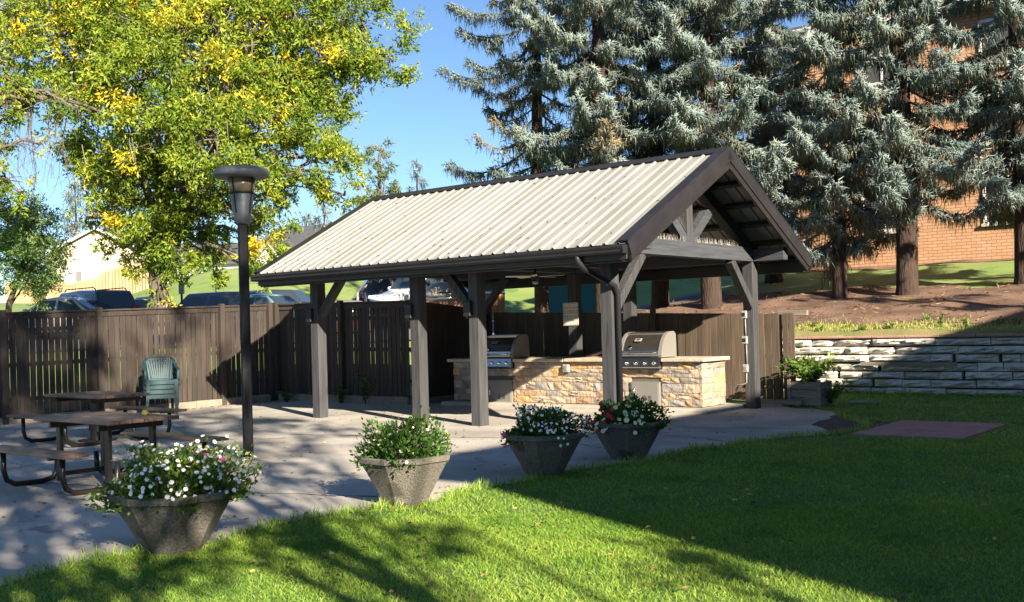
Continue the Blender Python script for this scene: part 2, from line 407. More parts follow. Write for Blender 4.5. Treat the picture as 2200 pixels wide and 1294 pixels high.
def grid_obj(name, xs, ys, mat, dz=0.0, mask=None):
    X, Y = np.meshgrid(xs, ys); Z = terrain(X, Y) + dz
    V = np.stack([OX + X * UX[0] + Y * UY[0], OY + X * UX[1] + Y * UY[1], Z], -1).reshape(-1, 3)
    nx, ny = len(xs), len(ys); i = np.arange(ny - 1)[:, None] * nx + np.arange(nx - 1)[None]
    F = np.stack([i, i + nx, i + nx + 1, i + 1], -1).reshape(-1, 4)
    if mask is not None:
        cx = (X[:-1, :-1] + X[1:, 1:]) / 2; cy = (Y[:-1, :-1] + Y[1:, 1:]) / 2
        F = F[mask(cx, cy).reshape(-1)]
    o = np_mesh(name, V, F, None, mat); o.data.polygons.foreach_set('use_smooth', [True] * len(o.data.polygons)); return o
xs = np.concatenate([lines((-300, -40, 20), (-40, -12, 2), (-12, 24, .5), (24, 60, 2), (60, 150, 5), (150, 420, 20)), [1.55, 1.65, 7.55, 7.65, 12.05, 12.15]])
ys = np.concatenate([lines((-300, -60, 20), (-60, -20, 4), (-20, 30, .5), (30, 80, 2), (80, 420, 15)), [3.35, 3.45, 6.1, 6.2, 9.45, 9.7]])
ground = grid_obj('ground', np.array(sorted(xs)), np.array(sorted(ys)), 'hill_grass'); tag(ground, kind='structure')
lawn_poly = [(-1.75, -40), (-40, -40), (-40, 9.44), (1.2, 9.44), (1.2, 6.0), (0.0, 5.4), (-1.4, 4.0), (-1.75, -3)]
mb = MB(); mb.add([G(x, y, .004) for x, y in lawn_poly], [tuple(range(len(lawn_poly)))])
lawn = mb.build('lawn', 'soil_grass'); tag(lawn, kind='structure')
ASPH = [(-1.78, -20), (-1.72, -10), (-1.45, -9.4), (-1.5, -9), (-1.75, -8.5), (-1.62, -7.9), (-1.5, -7.1), (-1.72, -6.3), (-1.9, -5.9), (-1.7, -5.1), (-1.8, -4.5),
        (-1.7, -4), (-1.95, -3), (-2.15, -2.4), (-2.08, -1.3), (-2.4, 0), (-2.54, .6), (-3.0, 1.15), (-3.1, 1.7), (-2.9, 2.6), (-2.41, 3.24), (-1.9, 3.95),
        (-1.48, 4.8), (-.6, 5.15), (0.1, 5.9), (7.42, 5.9), (7.42, 3.3), (11.9, 3.3), (11.9, -20)]
def wobble(poly, step=.35, amp=.06, seed=1, skip=lambda p, q: False):
    r = random.Random(seed); out = []
    for i in range(len(poly)):
        p, q = poly[i], poly[(i + 1) % len(poly)]; d = math.dist(p, q); n = max(1, int(d / step)) if d < 8 else 1
        for k in range(n):
            t = k / n; out.append((p[0] + (q[0] - p[0]) * t + r.uniform(-amp, amp), p[1] + (q[1] - p[1]) * t + r.uniform(-amp, amp)))
    return out
ASPHW = wobble(ASPH)
mb = MB(); mb.add([G(x, y, .010) for x, y in ASPHW], [tuple(range(len(ASPHW)))])
patio = mb.build('patio_pavement', 'asphalt'); tag(patio, kind='structure')
patch = wobble([(-1.75, 4.2), (-2.0, 3.2), (-2.15, 2.3), (-2.7, 1.6), (-3.05, 1.12), (-3.2, 2.0), (-3.22, 3.0), (-2.6, 3.5)], .25, .05, 3)
mb = MB(); mb.add([G(x, y, .016) for x, y in patch], [tuple(range(len(patch)))])
tag(mb.build('pavement_patch', 'asphalt_new'), kind='structure')
redpad = thing('paver_pad', None, None, G(-3.18, 1.2, 0), ROT); tag(redpad, kind='structure')
r = random.Random(5)
for i in range(2):
    for j in range(3):
        MB().box((i * .765 + .004, j * .72 + .004, -.03), (i * .765 + .761, j * .72 + .716, .030 + r.uniform(-.004, .004)), .006).build('paver', 'red_paver', redpad)
# cracks: thin dark seams let into the pavement
r = random.Random(12); mb = MB()
for (x0, y0, x1, y1) in [(-1.9, -2.1, 1.2, -.9), (-1.7, -6.0, 3.0, -7.4), (1.0, -1.2, 4.8, -2.4), (4.6, -9, 5.0, -3.2), (-.6, 1.1, -2.3, 1.7), (-2.1, -.3, -.4, .2)]:
    n = 14; pts = [(x0 + (x1 - x0) * k / n + r.uniform(-.06, .06), y0 + (y1 - y0) * k / n + r.uniform(-.06, .06)) for k in range(n + 1)]
    for (a, b) in zip(pts[:-1], pts[1:]):
        w = r.uniform(.006, .016); dx, dy = b[0] - a[0], b[1] - a[1]; l = math.hypot(dx, dy); nx, ny = -dy / l * w, dx / l * w
        mb.add([G(a[0] - nx, a[1] - ny, .0135), G(b[0] - nx, b[1] - ny, .0135), G(b[0] + nx, b[1] + ny, .0135), G(a[0] + nx, a[1] + ny, .0135)], [(0, 1, 2, 3)])
tag(mb.build('pavement_crack', 'asphalt_new', patio), kind='stuff')
# needle bed and bare strip on the bank, parking lot behind the fence
def bedmask(cx, cy):
    return (cy > 9.75) & (cy < 16.4 + .5 * np.sin(cx * 1.1) + .3 * np.sin(cx * 2.7 + 1)) & (cy > 10.3 + .25 * np.sin(cx * 2.3))
bed = grid_obj('needle_bed', np.arange(-16, 9.5, .25), np.arange(9.75, 17.6, .25), 'needles', .05, bedmask); tag(bed, kind='structure')
strip = grid_obj('bare_strip', np.arange(-16, 9.5, .25), np.concatenate([[9.55, 9.70], np.arange(9.8, 11.4, .2)]), 'dry_grass', .035); tag(strip, kind='structure')
bedb = grid_obj('building_bed', np.arange(-16, 8.5, .5), np.arange(21.2, 22.4, .2), 'needles', .02); tag(bedb, kind='structure')
def world_grid(name, x0, x1, y0, y1, st, mat, dz):
    X, Y = np.meshgrid(np.arange(x0, x1, st), np.arange(y0, y1, st)); dx = X - OX; dy = Y - OY
    Z = terrain(dx * UX[0] + dy * UX[1], dx * UY[0] + dy * UY[1]) + dz
    V = np.stack([X, Y, Z], -1).reshape(-1, 3); ny, nx = X.shape; i = np.arange(ny - 1)[:, None] * nx + np.arange(nx - 1)[None]
    return np_mesh(name, V, np.stack([i, i + 1, i + nx + 1, i + nx], -1).reshape(-1, 4), None, mat)
lot = world_grid('parking_lot', -34, 7, 33, 51.5, .75, 'lot_asphalt', .06); tag(lot, kind='structure')

# ------------------------------------------------------------------ the picnic shelter
W_ = 4.998; PS = .213; ZB, ZT = 2.77, 3.03
PX = [0.0, 2.685, 4.071, 6.757]; ZE, ZR, OV, E1 = 2.83, 4.52, .668, .717
pav = thing('picnic_shelter', 'open timber picnic shelter with cream ribbed metal gable roof and dark trim', 'shelter', G(0, 0, 0), ROT)
def bx(x0, y0, z0, x1, y1, z1, ch=.006):       # site x is -local X
    return MB().box((-x0, y0, z0), (-x1, y1, z1), ch)
for x in PX:
    bx(x, 0, 0, x + PS, PS, ZB - .003, .008).build('post', 'timber', pav)
    bx(x, W_ - PS, 0, x + PS, W_, ZB - .003, .008).build('post', 'timber', pav)
# lower part of each post wrapped in thicker boards up to chest height (the lit lower shafts)
LX = PX[3] + PS
for y in (.02, W_ - PS + .02):
    bx(-.62, y, ZB, LX + .62, y + PS - .04, ZB + .23).build('eave_beam', 'timber_h', pav)
sl = math.atan2(ZR - ZE, W_ / 2 + OV); ct, st = math.cos(sl), math.sin(sl); SLEN = math.hypot(ZR - ZE, W_ / 2 + OV)
def slope_z(y): return ZE + (ZR - ZE) * (min(y, W_ - y) + OV) / (W_ / 2 + OV)
for i, x in enumerate(PX):
    xm = x + PS / 2
    MB().prism([(.30, ZB + .004), (W_ - .30 + .26, ZB + .004), (W_ - .28, ZT + .16 - .17), (W_ - .42, ZT), (.62, ZT), (.22, ZT - .03), (.04, ZB + .06), (.04, ZB + .004)], -(x + PS - .004), -(x - .012), 0).build('tie_beam', 'timber_h', pav)
    for sgn in (0, 1):
        f = (lambda y: y) if sgn == 0 else (lambda y: W_ - y)
        # principal rafter
        MB().beam((-xm, f(-.25), slope_z(-.25) - .26), (-xm, f(W_ / 2), ZR - .26), PS - .03, .2, (0, 0, 1)).build('rafter', 'dark_wood', pav)
        # strut from the king post to the rafter
        MB().beam((-xm, f(W_ / 2 - .10), ZT + .02), (-xm, f(W_ / 2 - .78), ZT + .58), PS - .05, .155, (1, 0, 0), .006).build('strut', 'timber_h', pav) if i in (0, 3) else None
        # knee braces of the tie beam
        if i == 0: MB().beam((-xm + .03, f(PS - .02), 1.93), (-xm + .03, f(.98), ZB + .0), .145, .15, (1, 0, 0), .006).build('knee_brace', 'timber', pav)
    MB().box((-xm - .09, W_ / 2 - .10, ZT + .003), (-xm + .092, W_ / 2 + .10, ZR - .30), .006).build('king_post', 'timber', pav)
for y in (PS / 2, W_ - PS / 2):                   # braces along the eave beams
    for (xa, dr) in ((PX[1] + PS, 1), (PX[3], -1)):
        MB().beam((-xa, y, 2.0), (-(xa + dr * .70), y, ZB), .14, .14, (0, 1, 0), .006).build('knee_brace', 'timber', pav)
for sgn in (0, 1):
    f = (lambda y: y) if sgn == 0 else (lambda y: W_ - y)
    for k in range(6):                            # purlins under the sheets
        y = -OV + .12 + k * (W_ / 2 + OV - .3) / 5
        z = slope_z(y) - .085
        MB().beam((E1 - .05, f(y), z), (-(LX + E1 - .05), f(y), z), .09, .075, (0, -st if sgn == 0 else st, ct)).build('purlin', 'dark_wood', pav)
# roof: ribbed sheets, nine to a slope, one shared mesh
NP = 9; PW = (LX + 2 * E1) / NP
prof = []; nr = 4; rs = PW / nr
for k in range(nr):
    c = (k + .5) * rs
    prof += [(c - .5 * rs if k == 0 else None, 0)] if k == 0 else []
    prof += [(c - .027, 0), (c - .011, .030), (c + .011, .030), (c + .027, 0)]
    for t in (.33, .66): prof += [(c + .034 + t * (rs - .068) - .012, 0), (c + .034 + t * (rs - .068), .003), (c + .034 + t * (rs - .068) + .012, 0)] if k < nr - 1 else []
prof += [(PW, 0)]
mb = MB(); n = len(prof)
for z0 in (0, -.004):
    for yv in (-.045, SLEN - .02): mb.add([(a, yv, b + z0) for a, b in prof], [])
fs = []
for k in range(n - 1):
    fs += [(k, k + 1, n + k + 1, n + k), (2 * n + k, 3 * n + k, 3 * n + k + 1, 2 * n + k + 1), (k, 2 * n + k, 2 * n + k + 1, k + 1), (n + k, n + k + 1, 3 * n + k + 1, 3 * n + k)]
fs += [(0, n, 3 * n, 2 * n), (n - 1, 3 * n - 1, 4 * n - 1, 2 * n - 1)]
mb.f += fs; mb.m += [0] * len(fs)
pm = mb.mesh('roof_panel', 'roof_metal')
for k in range(NP):
    place('roof_panel', pm, pav, (-(LX + E1) + k * PW, -OV, ZE), (sl, 0, 0))
    place('roof_panel', pm, pav, (-(LX + E1) + (k + 1) * PW, W_ + OV, ZE), (sl, 0, math.pi))
# dry leaf bits on the roof, crowded at the low far corner to imitate shade
r = random.Random(14); rl = MB()
for k in range(170):
    t = r.random() ** 1.6; x = r.uniform(-.5, LX + .6) if k % 3 else LX + .6 - 2.2 * r.random() ** 2; yy = -OV + .1 + t * (W_ / 2 + OV - .3); z = slope_z(yy) + .012; a = r.uniform(0, 6.28); l = r.uniform(.02, .05); w = l * .3
    ca, sa = math.cos(a), math.sin(a); q = lambda u, v: (-x + u * ca - v * sa, yy + (u * sa + v * ca) * ct, z + (u * sa + v * ca) * st)
    rl.add([q(-l, 0), q(0, w), q(l, 0), q(0, -w)], [(0, 1, 2, 3)])
tag(rl.build('roof_shade_litter', 'soil', pav), kind='stuff')
# ridge cap
rc = MB()
for s_ in (-1, 1):
    rc.beam((E1 + .05, W_ / 2 + s_ * .095, ZR + .035 - .048), (-(LX + E1 + .05), W_ / 2 + s_ * .095, ZR + .035 - .048), .21, .012, (0, s_ * st, ct))
rc.box((E1 + .05, W_ / 2 - .02, ZR + .008), (-(LX + E1 + .05), W_ / 2 + .02, ZR + .045))
rc.build('ridge_cap', 'dark_metal', pav)
# rake trims and barge boards at both gables
for xg, dr in ((E1, 1), (-(LX + E1), -1)):
    for sgn in (0, 1):
        f = (lambda y: y) if sgn == 0 else (lambda y: W_ - y)
        nrm = (0, -st if sgn == 0 else st, ct)
        a0, a1 = (f(-OV - .04)), (f(W_ / 2))
        z0, z1 = ZE - .02, ZR + .0
        def off(y, z, d): return (y + nrm[1] * d, z + nrm[2] * d)
        def rail(xc, w, d, t, nm, mt, e0=0.0):
            ya, za = off(a0, z0, d); yb, zb = off(a1, z1, d)
            MB().beam((xc, ya, za), (xc, yb, zb), w, t, nrm).build(nm, mt, pav)
        rail(xg - dr * .04, .20, .038, .018, 'rake_flashing', 'dark_metal')
        rail(xg + dr * .045, .022, -.075, .215, 'rake_fascia', 'dark_metal')
        rail(xg + dr * .015, .045, -.165, .23, 'barge_board', 'dark_paint')
for y, dr in ((-OV, -1), (W_ + OV, 1)):           # eave fascia, gutter
    MB().box((E1 - .0, y + dr * .005, ZE - .245), (-(LX + E1), y - dr * .035, ZE - .03), .004).build('eave_fascia', 'dark_paint', pav)
    MB().box((E1 - .02, y - dr * .10, ZE - .275), (-(LX + E1 - .02), y - dr * .14, ZE - .07), .004).build('sub_fascia', 'dark_paint', pav)
    g = [(0.0, 0.0), (.09, 0.0), (.115, .03), (.115, .055), (.135, .09), (.135, .125), (.120, .125), (.118, .098), (.098, .06), (.098, .036), (.084, .015), (.012, .015), (.012, .125), (0, .125)]
    MB().prism([(y + dr * (.008 + a), ZE - .165 + b) for a, b in g], E1 + .02, -(LX + E1 + .05), 0).build('gutter', 'dark_metal', pav)
    for xg in (E1 + .02, -(LX + E1 + .05)):
        MB().box((xg - .002, y + dr * .010, ZE - .163), (xg + .003, y + dr * .143, ZE - .042)).build('gutter_end', 'dark_metal', pav)
# downspout at the near corner post
dsp = MB(); path = [(-.10, -OV - .07, 2.70), (-.10, -OV - .06, 2.60), (-.07, -OV + .04, 2.50), (.03, -.10, 2.29), (.06, .0, 2.24), (.065, .07, 2.12), (.065, .07, .16)]
dsp.tube(path, .042, 10)
for k in range(9): dsp.tube([(-.10 + .003 * k, -OV - .07 + .011 * k, 2.64 - .011 * k), (-.10 + .003 * k, -OV - .068 + .011 * k, 2.636 - .011 * k)], .047, 10)
dsp.build('downspout', 'dark_metal', pav, True)
# bird spikes on the tie beam and struts of the near gable
sp = MB(); r = random.Random(3)
def spike(p, d):
    q = vec(p); d = vec(d); s = vec((0, .0022, 0)); e = vec((.0022, 0, 0))
    sp.add([q - s, q + s, q + d, q + e], [(0, 1, 2), (0, 2, 3), (1, 3, 2)])
for xx in (-.02, -.08, -.14):
    for k in range(82):
        y = .55 + k * .048
        if abs(y - W_ / 2) < .14: continue
        spike((xx, y, ZT + .002), (r.uniform(-.03, .03), r.uniform(-.025, .025), .12))
    for sg in (-1, 1):
        for k in range(13):
            t = .18 + k * .05; spike((xx, W_ / 2 + sg * (.10 + t * .68) - sg * .055, ZT + .09 + t * .56), (r.uniform(-.02, .02), -sg * .075, .095))
tag(sp.build('bird_spikes', 'steel_dull', pav), kind='stuff')
# lights on the posts, electrical boxes and conduit
for x in PX[1:]:
    MB().box((-x - PS - .055, .03, 1.86), (-x - PS + .10, -.085, 2.12), .012).box((-x - PS - .01, -.02, 1.83), (-x - PS + .03, -.06, 1.862)).build('post_light', 'black', pav)
cb = W_ - PS
for z in (1.78, 1.30, .77):
    eb = MB().box((-.235, cb - .055, z - .075), (-.125, cb - .001, z + .075), .012).build('electrical_box', 'white_plastic', pav)
    MB().box((-.212, cb - .063, z - .035), (-.150, cb - .0545, z + .035), .003).build('cover', 'black' if z > 1 else 'steel_dull', eb)
MB().tube([(-.165, cb - .02, 1.70), (-.160, cb - .02, 1.375)], .011, 8).tube([(-.155, cb - .02, 1.22), (-.15, cb - .02, .85)], .011, 8).tube([(-.165, cb - .02, .69), (-.17, cb - .02, .50), (-.22, cb - .025, .47), (-.50, cb - .03, .45)], .011, 8).build('conduit', 'white_plastic', pav, True)
fan = thing('ceiling_fan', 'ceiling fan with pale blades hanging under the shelter roof', 'fan', G(3.38, 2.5, 2.62), ROT)
MB().lathe([(.0, -.09), (.05, -.085), (.075, -.05), (.08, 0), (.06, .05), (.02, .06), (.012, .5), (0.0, .5)], 16).build('motor', 'dark_metal', fan, True)
MB().lathe([(0, -.16), (.045, -.15), (.065, -.115), (.06, -.09)], 14).build('light_bowl', 'white_plastic', fan, True)
for k in range(5):
    a = 2 * math.pi * k / 5 + .3
    b = MB().box((.09, -.055, -.006), (.58, .055, .006), .004).build('blade', 'tan_vinyl', fan); b.rotation_euler = (.16, 0, a)

# sign on a rear post
SL = G(4.205, W_ - PS - .012, 1.905)
sign = thing('notice_sign', 'cream notice board with black lettering on a rear post', 'sign', SL, ROT)
MB().box((-.20, -.006, -.245), (.20, .004, .245), .005).build('plate', 'sign_face', sign)
fr = MB()
for a, b in (((-.185, -.0085, -.23), (.185, -.006, -.226)), ((-.185, -.0085, .226), (.185, -.006, .23)), ((-.187, -.0085, -.226), (-.183, -.006, .226)), ((.183, -.0085, -.226), (.187, -.006, .226))): fr.box(a, b)
fr.build('border', 'black', sign)
def text(s, size, parent, loc, mat, rot=(math.pi / 2, 0, 0), name='lettering', ext=.0008):
    cu = bpy.data.curves.new(name, 'FONT'); cu.body = s; cu.size = size; cu.align_x = 'CENTER'; cu.extrude = ext; cu.resolution_u = 2
    t_ = bpy.data.objects.new(name, cu); me = bpy.data.meshes.new_from_object(t_); bpy.data.objects.remove(t_)
    me.materials.clear(); me.materials.append(MATS[mat])
    o = bpy.data.objects.new(name, me); C.objects.link(o); o.parent = parent; o.location = loc; o.rotation_euler = rot
    return o
for z, s in ((.125, "USE BBQ'S AT OWN RISK"), (.055, 'DO NOT LEAVE BBQ ON'), (.012, 'OR UNATTENDED AFTER USE'), (-.055, 'PLEASE CLEAN GRILL'), (-.098, 'COVER, TURN OFF GAS'), (-.141, 'AFTER USE')):
    text(s, .036, sign, (0, -.0075, z), 'black')

# ------------------------------------------------------------------ stone counter
CX0, CX1, CY, CYB, CZ = .58, 6.72, 3.8, 4.72, .93
ctr = thing('stone_counter', 'long stacked stone barbecue counter with pale slab top', 'counter', G(0, 0, 0), ROT)
bx(CX0 + .03, CY + .035, .09, CX1 - .03, CYB - .02, CZ).build('core', 'mortar', ctr)
holes = [(1.42, 2.34, .80, 1.1), (1.46, 2.12, .10, .56), (5.00, 5.94, .80, 1.1), (5.05, 5.74, .03, .56)]
def stones(face_len, put, skip, rr):
    z = .095
    rows = [.14, .12, .17, .11, .16, .13]; tot = sum(rows); k = (CZ - .004 - z) / tot
    for hgt in rows:
        hgt *= k; a = 0.0
        while a < face_len - .01:
            w = rr.choice([.16, .22, .28, .34, .40, .46]); w = min(w, face_len - a)
            if face_len - a - w < .1: w = face_len - a
            parts = [(a, a + w)]
            for (h0, h1, z0, z1) in skip:
                if z + hgt > z0 + .005 and z < z1 - .005:
                    nw = []
                    for (p, q) in parts:
                        if q <= h0 or p >= h1: nw.append((p, q))
                        else:
                            if p < h0 - .03: nw.append((p, h0))
                            if q > h1 + .03: nw.append((h1, q))
                    parts = nw
            for (p, q) in parts:
                if rr.random() < .12 and hgt > .1:
                    put(p, q, z, z + hgt * .5); put(p, q, z + hgt * .5, z + hgt)
                else: put(p, q, z, z + hgt)
            a += w
        z += hgt
def rough_stone(mbx, a, b, c, d, depth, axis, sgn, rr):
    """irregular pillow-faced block; a..b along the face, c..d up, depth out of the face"""
    nx = 3; nz = 3; g = .003
    vs = []; fs = []
    for j in range(nz):
        for i in range(nx):
            u = a + g + (b - a - 2 * g) * i / (nx - 1); v = c + g + (d - c - 2 * g) * j / (nz - 1)
            e = (i in (0, nx - 1)) or (j in (0, nz - 1))
            vs.append((u + rr.uniform(-.004, .004), depth * (rr.uniform(.45, .75) if e else rr.uniform(.75, 1.1)), v + rr.uniform(-.004, .004)))
    m = len(vs)
    for j in (0, 1):
        for i in (0, 1): vs.append((a + g + (b - a - 2 * g) * i, -.03, c + g + (d - c - 2 * g) * j))
    for j in range(nz - 1):
        for i in range(nx - 1):
            p = j * nx + i; fs.append((p, p + 1, p + nx + 1)); fs.append((p, p + nx + 1, p + nx))
    fs += [(0, m, m + 1, 2, 1), (6, 7, 8, m + 3, m + 2), (0, 3, 6, m + 2, m), (2, m + 1, m + 3, 8, 5), (m, m + 2, m + 3, m + 1)]
    if axis == 0: mbx.add([(-u, CY + .035 - w, v) for u, w, v in vs], fs)
    else: mbx.add([(-(CX0 + .03) + w, u, v) for u, w, v in vs], fs)
rr = random.Random(21)
def putf(p, q, z0, z1):
    m_ = MB(); rough_stone(m_, CX0 + p, CX0 + q, z0, z1, .045 + rr.uniform(-.01, .012), 0, 1, rr); m_.build('stone', 'veneer', ctr)
stones(CX1 - CX0, putf, [(a - CX0, b - CX0, c, d) for a, b, c, d in holes], rr)
def pute(p, q, z0, z1):
    m_ = MB(); rough_stone(m_, CY + p, CY + q, z0, z1, .04 + rr.uniform(-.01, .012), 1, 1, rr); m_.build('stone', 'veneer', ctr)
stones(CYB - CY, pute, [], rr)
for (x0, x1) in ((.50, 1.40), (2.36, 3.66), (3.67, 4.98), (5.96, 6.84)):
    bx(x0, CY - .085, CZ, x1, CYB + .05, CZ + .07, .012).build('countertop', 'slab', ctr)
for (x0, x1) in ((1.40, 2.36), (4.98, 5.96)):
    bx(x0 + .002, CY + .60, CZ, x1 - .002, CYB + .05, CZ + .07, .012).build('countertop', 'slab', ctr)
for (x0, x1, z0, z1) in ((1.47, 2.11, .10, .555), (5.06, 5.73, .05, .555)):
    dr_ = bx(x0, CY - .028, z0, x1, CY + .04, z1, .006).build('access_door', 'steel_dull', ctr)
    bx(x0 + .03, CY - .036, z0 + .03, x1 - .03, CY - .0275, z1 - .03, .004).build('panel', 'steel_dull', dr_)
    hx = -(x1 - .10)
    MB().tube([(hx, CY - .03, z0 + .15), (hx, CY - .07, z0 + .18), (hx, CY - .075, z0 + .25), (hx, CY - .07, z0 + .32), (hx, CY - .03, z0 + .35)], .009, 8).build('handle', 'chrome', dr_, True)
    for q_ in range(2):
        v_ = MB()
        for k in range(4): v_.box((-(x0 + .18 + q_ * .12), CY - .038, z0 + .10 + k * .025), (-(x0 + .26 + q_ * .12), CY - .0355, z0 + .112 + k * .025))
        tag(v_.build('vent_slots', 'black', dr_), kind='stuff')
ob = bx(3.55, CY - .07, .72, 3.70, CY + .0, .885, .015).build('outlet_box', 'white_plastic', ctr)
bx(3.59, CY - .078, .755, 3.66, CY - .069, .845, .004).build('cover', 'steel_dull', ob)
pad = MB().box((-.28, 3.42, -.02), (-6.78, 5.05, .085), .02).build('concrete_pad', 'pad_conc'); pad.location = G(0, 0, 0); pad.rotation_euler[2] = ROT; tag(pad, kind='structure')

# ------------------------------------------------------------------ built-in grills
def make_grill():
    g = thing('gas_grill', '', 'grill', (0, 0, 0), ROT, 'built-in gas grills in the stone counter')
    MB().box((-.455, .0, -.17), (.455, .58, .045), .01).build('firebox', 'grill_dark', g)
    prof = [(.02, .05), (.02, .09), (.05, .20), (.10, .32), (.17, .42), (.26, .49), (.36, .52), (.50, .52), (.55, .47), (.56, .30), (.56, .05)]
    h = MB().prism(prof, -.40, .40, 0); hd = h.build('hood', 'hood_steel', g)
    for s in (-1, 1):
        MB().prism([(y, z) for y, z in prof[:1] + [(.005, .09), (.035, .21), (.088, .335), (.16, .437), (.255, .508), (.36, .538), (.505, .538), (.567, .478), (.575, .30), (.575, .05)]], s * .40 + s * .001, s * .475, 0).build('hood_end', 'steel_dull', g)
    MB().box((-.402, .03, .40), (.402, .0, .41)).build('hood_crease', 'steel', g) if False else None
    MB().prism([(.245, .482), (.36, .512), (.36, .534), (.24, .505)], -.40, .40, 0).build('hood_rim', 'steel', g)
    MB().prism([(.012, .075), (.022, .10), (.035, .18), (.022, .182), (.008, .10)], -.40, .40, 0).build('hood_lip', 'steel', g)
    hn = MB().tube([(-.36, -.045, .135), (.36, -.045, .135)], .014, 10)
    for s in (-.34, .34): hn.tube([(s, -.045, .135), (s, .03, .15)], .011, 8)
    hn.build('handle', 'chrome', g, True)
    bd = MB().box((-.075, -.006, -.045), (.075, .006, .045), .008).build('badge', 'white_plastic', g); bd.location = (-.09, .118, .385); bd.rotation_euler = (-.93, 0, 0)
    tx = MB()
    for k, w in ((.02, .035), (0, .045), (-.02, .028)): tx.box((-w, -.0085, k - .006), (w, -.006, k + .006))
    tx.build('gauge_mark', 'black', bd)
    lg = MB().lathe([(0, 0), (.045, 0), (.05, .004), (0, .006)], 14).build('emblem', 'chrome', g, True); lg.location = (-.24, .045, .235); lg.scale = (1, 1, 1); lg.rotation_euler = (math.radians(72), 0, 0)
    MB().prism([(-.05, -.15), (-.065, -.13), (-.02, .035), (.03, .045), (.03, -.15)], -.455, .455, 0).build('control_panel', 'steel', g)
    MB().box((-.46, -.055, -.175), (.46, .02, -.152), .005).build('drip_tray', 'grill_dark', g)
    for k in range(4):
        kb = MB().lathe([(0, 0), (.037, .0), (.037, .008), (.028, .012), (.026, .045), (.021, .05), (0, .05)], 16).build('knob', 'chrome', g, True)
        kb.location = (-.27 + k * .20, -.046, -.055); kb.rotation_euler = (math.radians(75), 0, 0)
    return g
g1 = make_grill(); g1.location = G(1.88, CY - .05, CZ + .035); g1['label'] = 'shiny stainless gas grill in the sunlit right half of stone counter'
g2 = copy_tree(g1); g2.location = G(5.47, CY - .05, CZ + .035); g2['label'] = 'shaded gas grill in the left half of stone counter, partly behind a post'

# ------------------------------------------------------------------ board fences
def fence(name, label, a, b, zt, zb, seed, gap=.012, bw=.135, posts=None, face=1, kerb=True, round_post=False, cap=True, mt='fence_brown'):
    """boards along a site line a..b; zt, zb = (height at a, at b); face = side where the rails and posts stand"""
    Lf = math.dist(a, b); A = Vector(G(*a)); B = Vector(G(*b)); d = (B - A); rz = math.atan2(d.y, d.x)
    f = thing(name, label, 'fence', A, rz, 'brown board fences around the yard'); r = random.Random(seed)
    zT = lambda t: zt[0] + (zt[1] - zt[0]) * t / Lf; zB = lambda t: zb[0] + (zb[1] - zb[0]) * t / Lf
    x = 0.0
    while x < Lf - .03:
        w = min(bw + r.uniform(-.008, .008), Lf - x); g_ = gap * r.choice([.25, .5, .9, 1.0, 1.35])
        m_ = MB().box((x + g_ / 2, -.011, zB(x) + .02), (x + w - g_ / 2, .011, zT(x + w / 2) - .035), .003)
        o = m_.build('board', mt, f); o.location.y = r.uniform(-.004, .004); x += w
    for zz in (.35, 1.05, 1.75):
        MB().beam((0, face * .033, zB(0) + zz * (zT(0) - zB(0)) / 2.1), (Lf, face * .033, zB(Lf) + zz * (zT(Lf) - zB(Lf)) / 2.1), .04, .085).build('rail', mt, f)
    if cap:
        MB().beam((-.02, 0, zT(0) - .0), (Lf + .02, 0, zT(Lf) - .0), .145, .036, ch=.004).build('cap_rail', mt, f)
        MB().beam((0, -face * .024, zT(0) - .075), (Lf, -face * .024, zT(Lf) - .075), .022, .11).build('top_trim', mt, f)
    for t in (posts or []):
        if round_post:
            MB().lathe([(.065, 0), (.065, zT(t) + .03), (.055, zT(t) + .07), (.03, zT(t) + .095), (0, zT(t) + .10)], 12, (t, -face * .085, 0)).build('post', mt, f, True)
        else: MB().box((t - .06, -face * .028, 0), (t + .06, -face * .14, zT(t) + .06), .008).build('post', mt, f)
    if kerb:
        x = 0; 
        while x < Lf - .01:
            w = min(2.44, Lf - x)
            MB().box((x + .004, -face * .02 - .09, -.02), (x + w - .004, -face * .02 + .10, zB(x) + .015 + r.uniform(-.006, .006)), .012).build('kerb_timber', 'kerb_conc', f); x += w
    return f
fence('board_fence', 'dappled brown board fence behind the picnic tables and stacked chairs', (12.0, -9.0), (12.0, 3.0), (2.06, 2.37), (.10, .16), 1, gap=.020, posts=[.3, 2.9, 5.4, 7.43, 10.5, 11.9], face=1)
fence('board_fence', 'shaded brown fence at far end of shelter, seen between front posts', (12.06, 3.2), (7.56, 3.3), (2.37, 2.30), (.16, .16), 2, gap=.018, posts=[.1, 2.4], face=1)
fence('board_fence', 'short dark fence return beside the left end of stone counter', (7.5, 3.3), (7.5, 6.0), (2.29, 2.07), (.12, .1), 3, posts=[2.6], face=1, round_post=True)
fence('board_fence', 'brown board fence directly behind the stone counter', (7.4, 6.05), (0.02, 6.05), (2.07, 1.82), (.06, .05), 4, gap=.009, bw=.15, posts=[4.5], face=1, round_post=True, cap=False, kerb=False, mt='fence_tan')
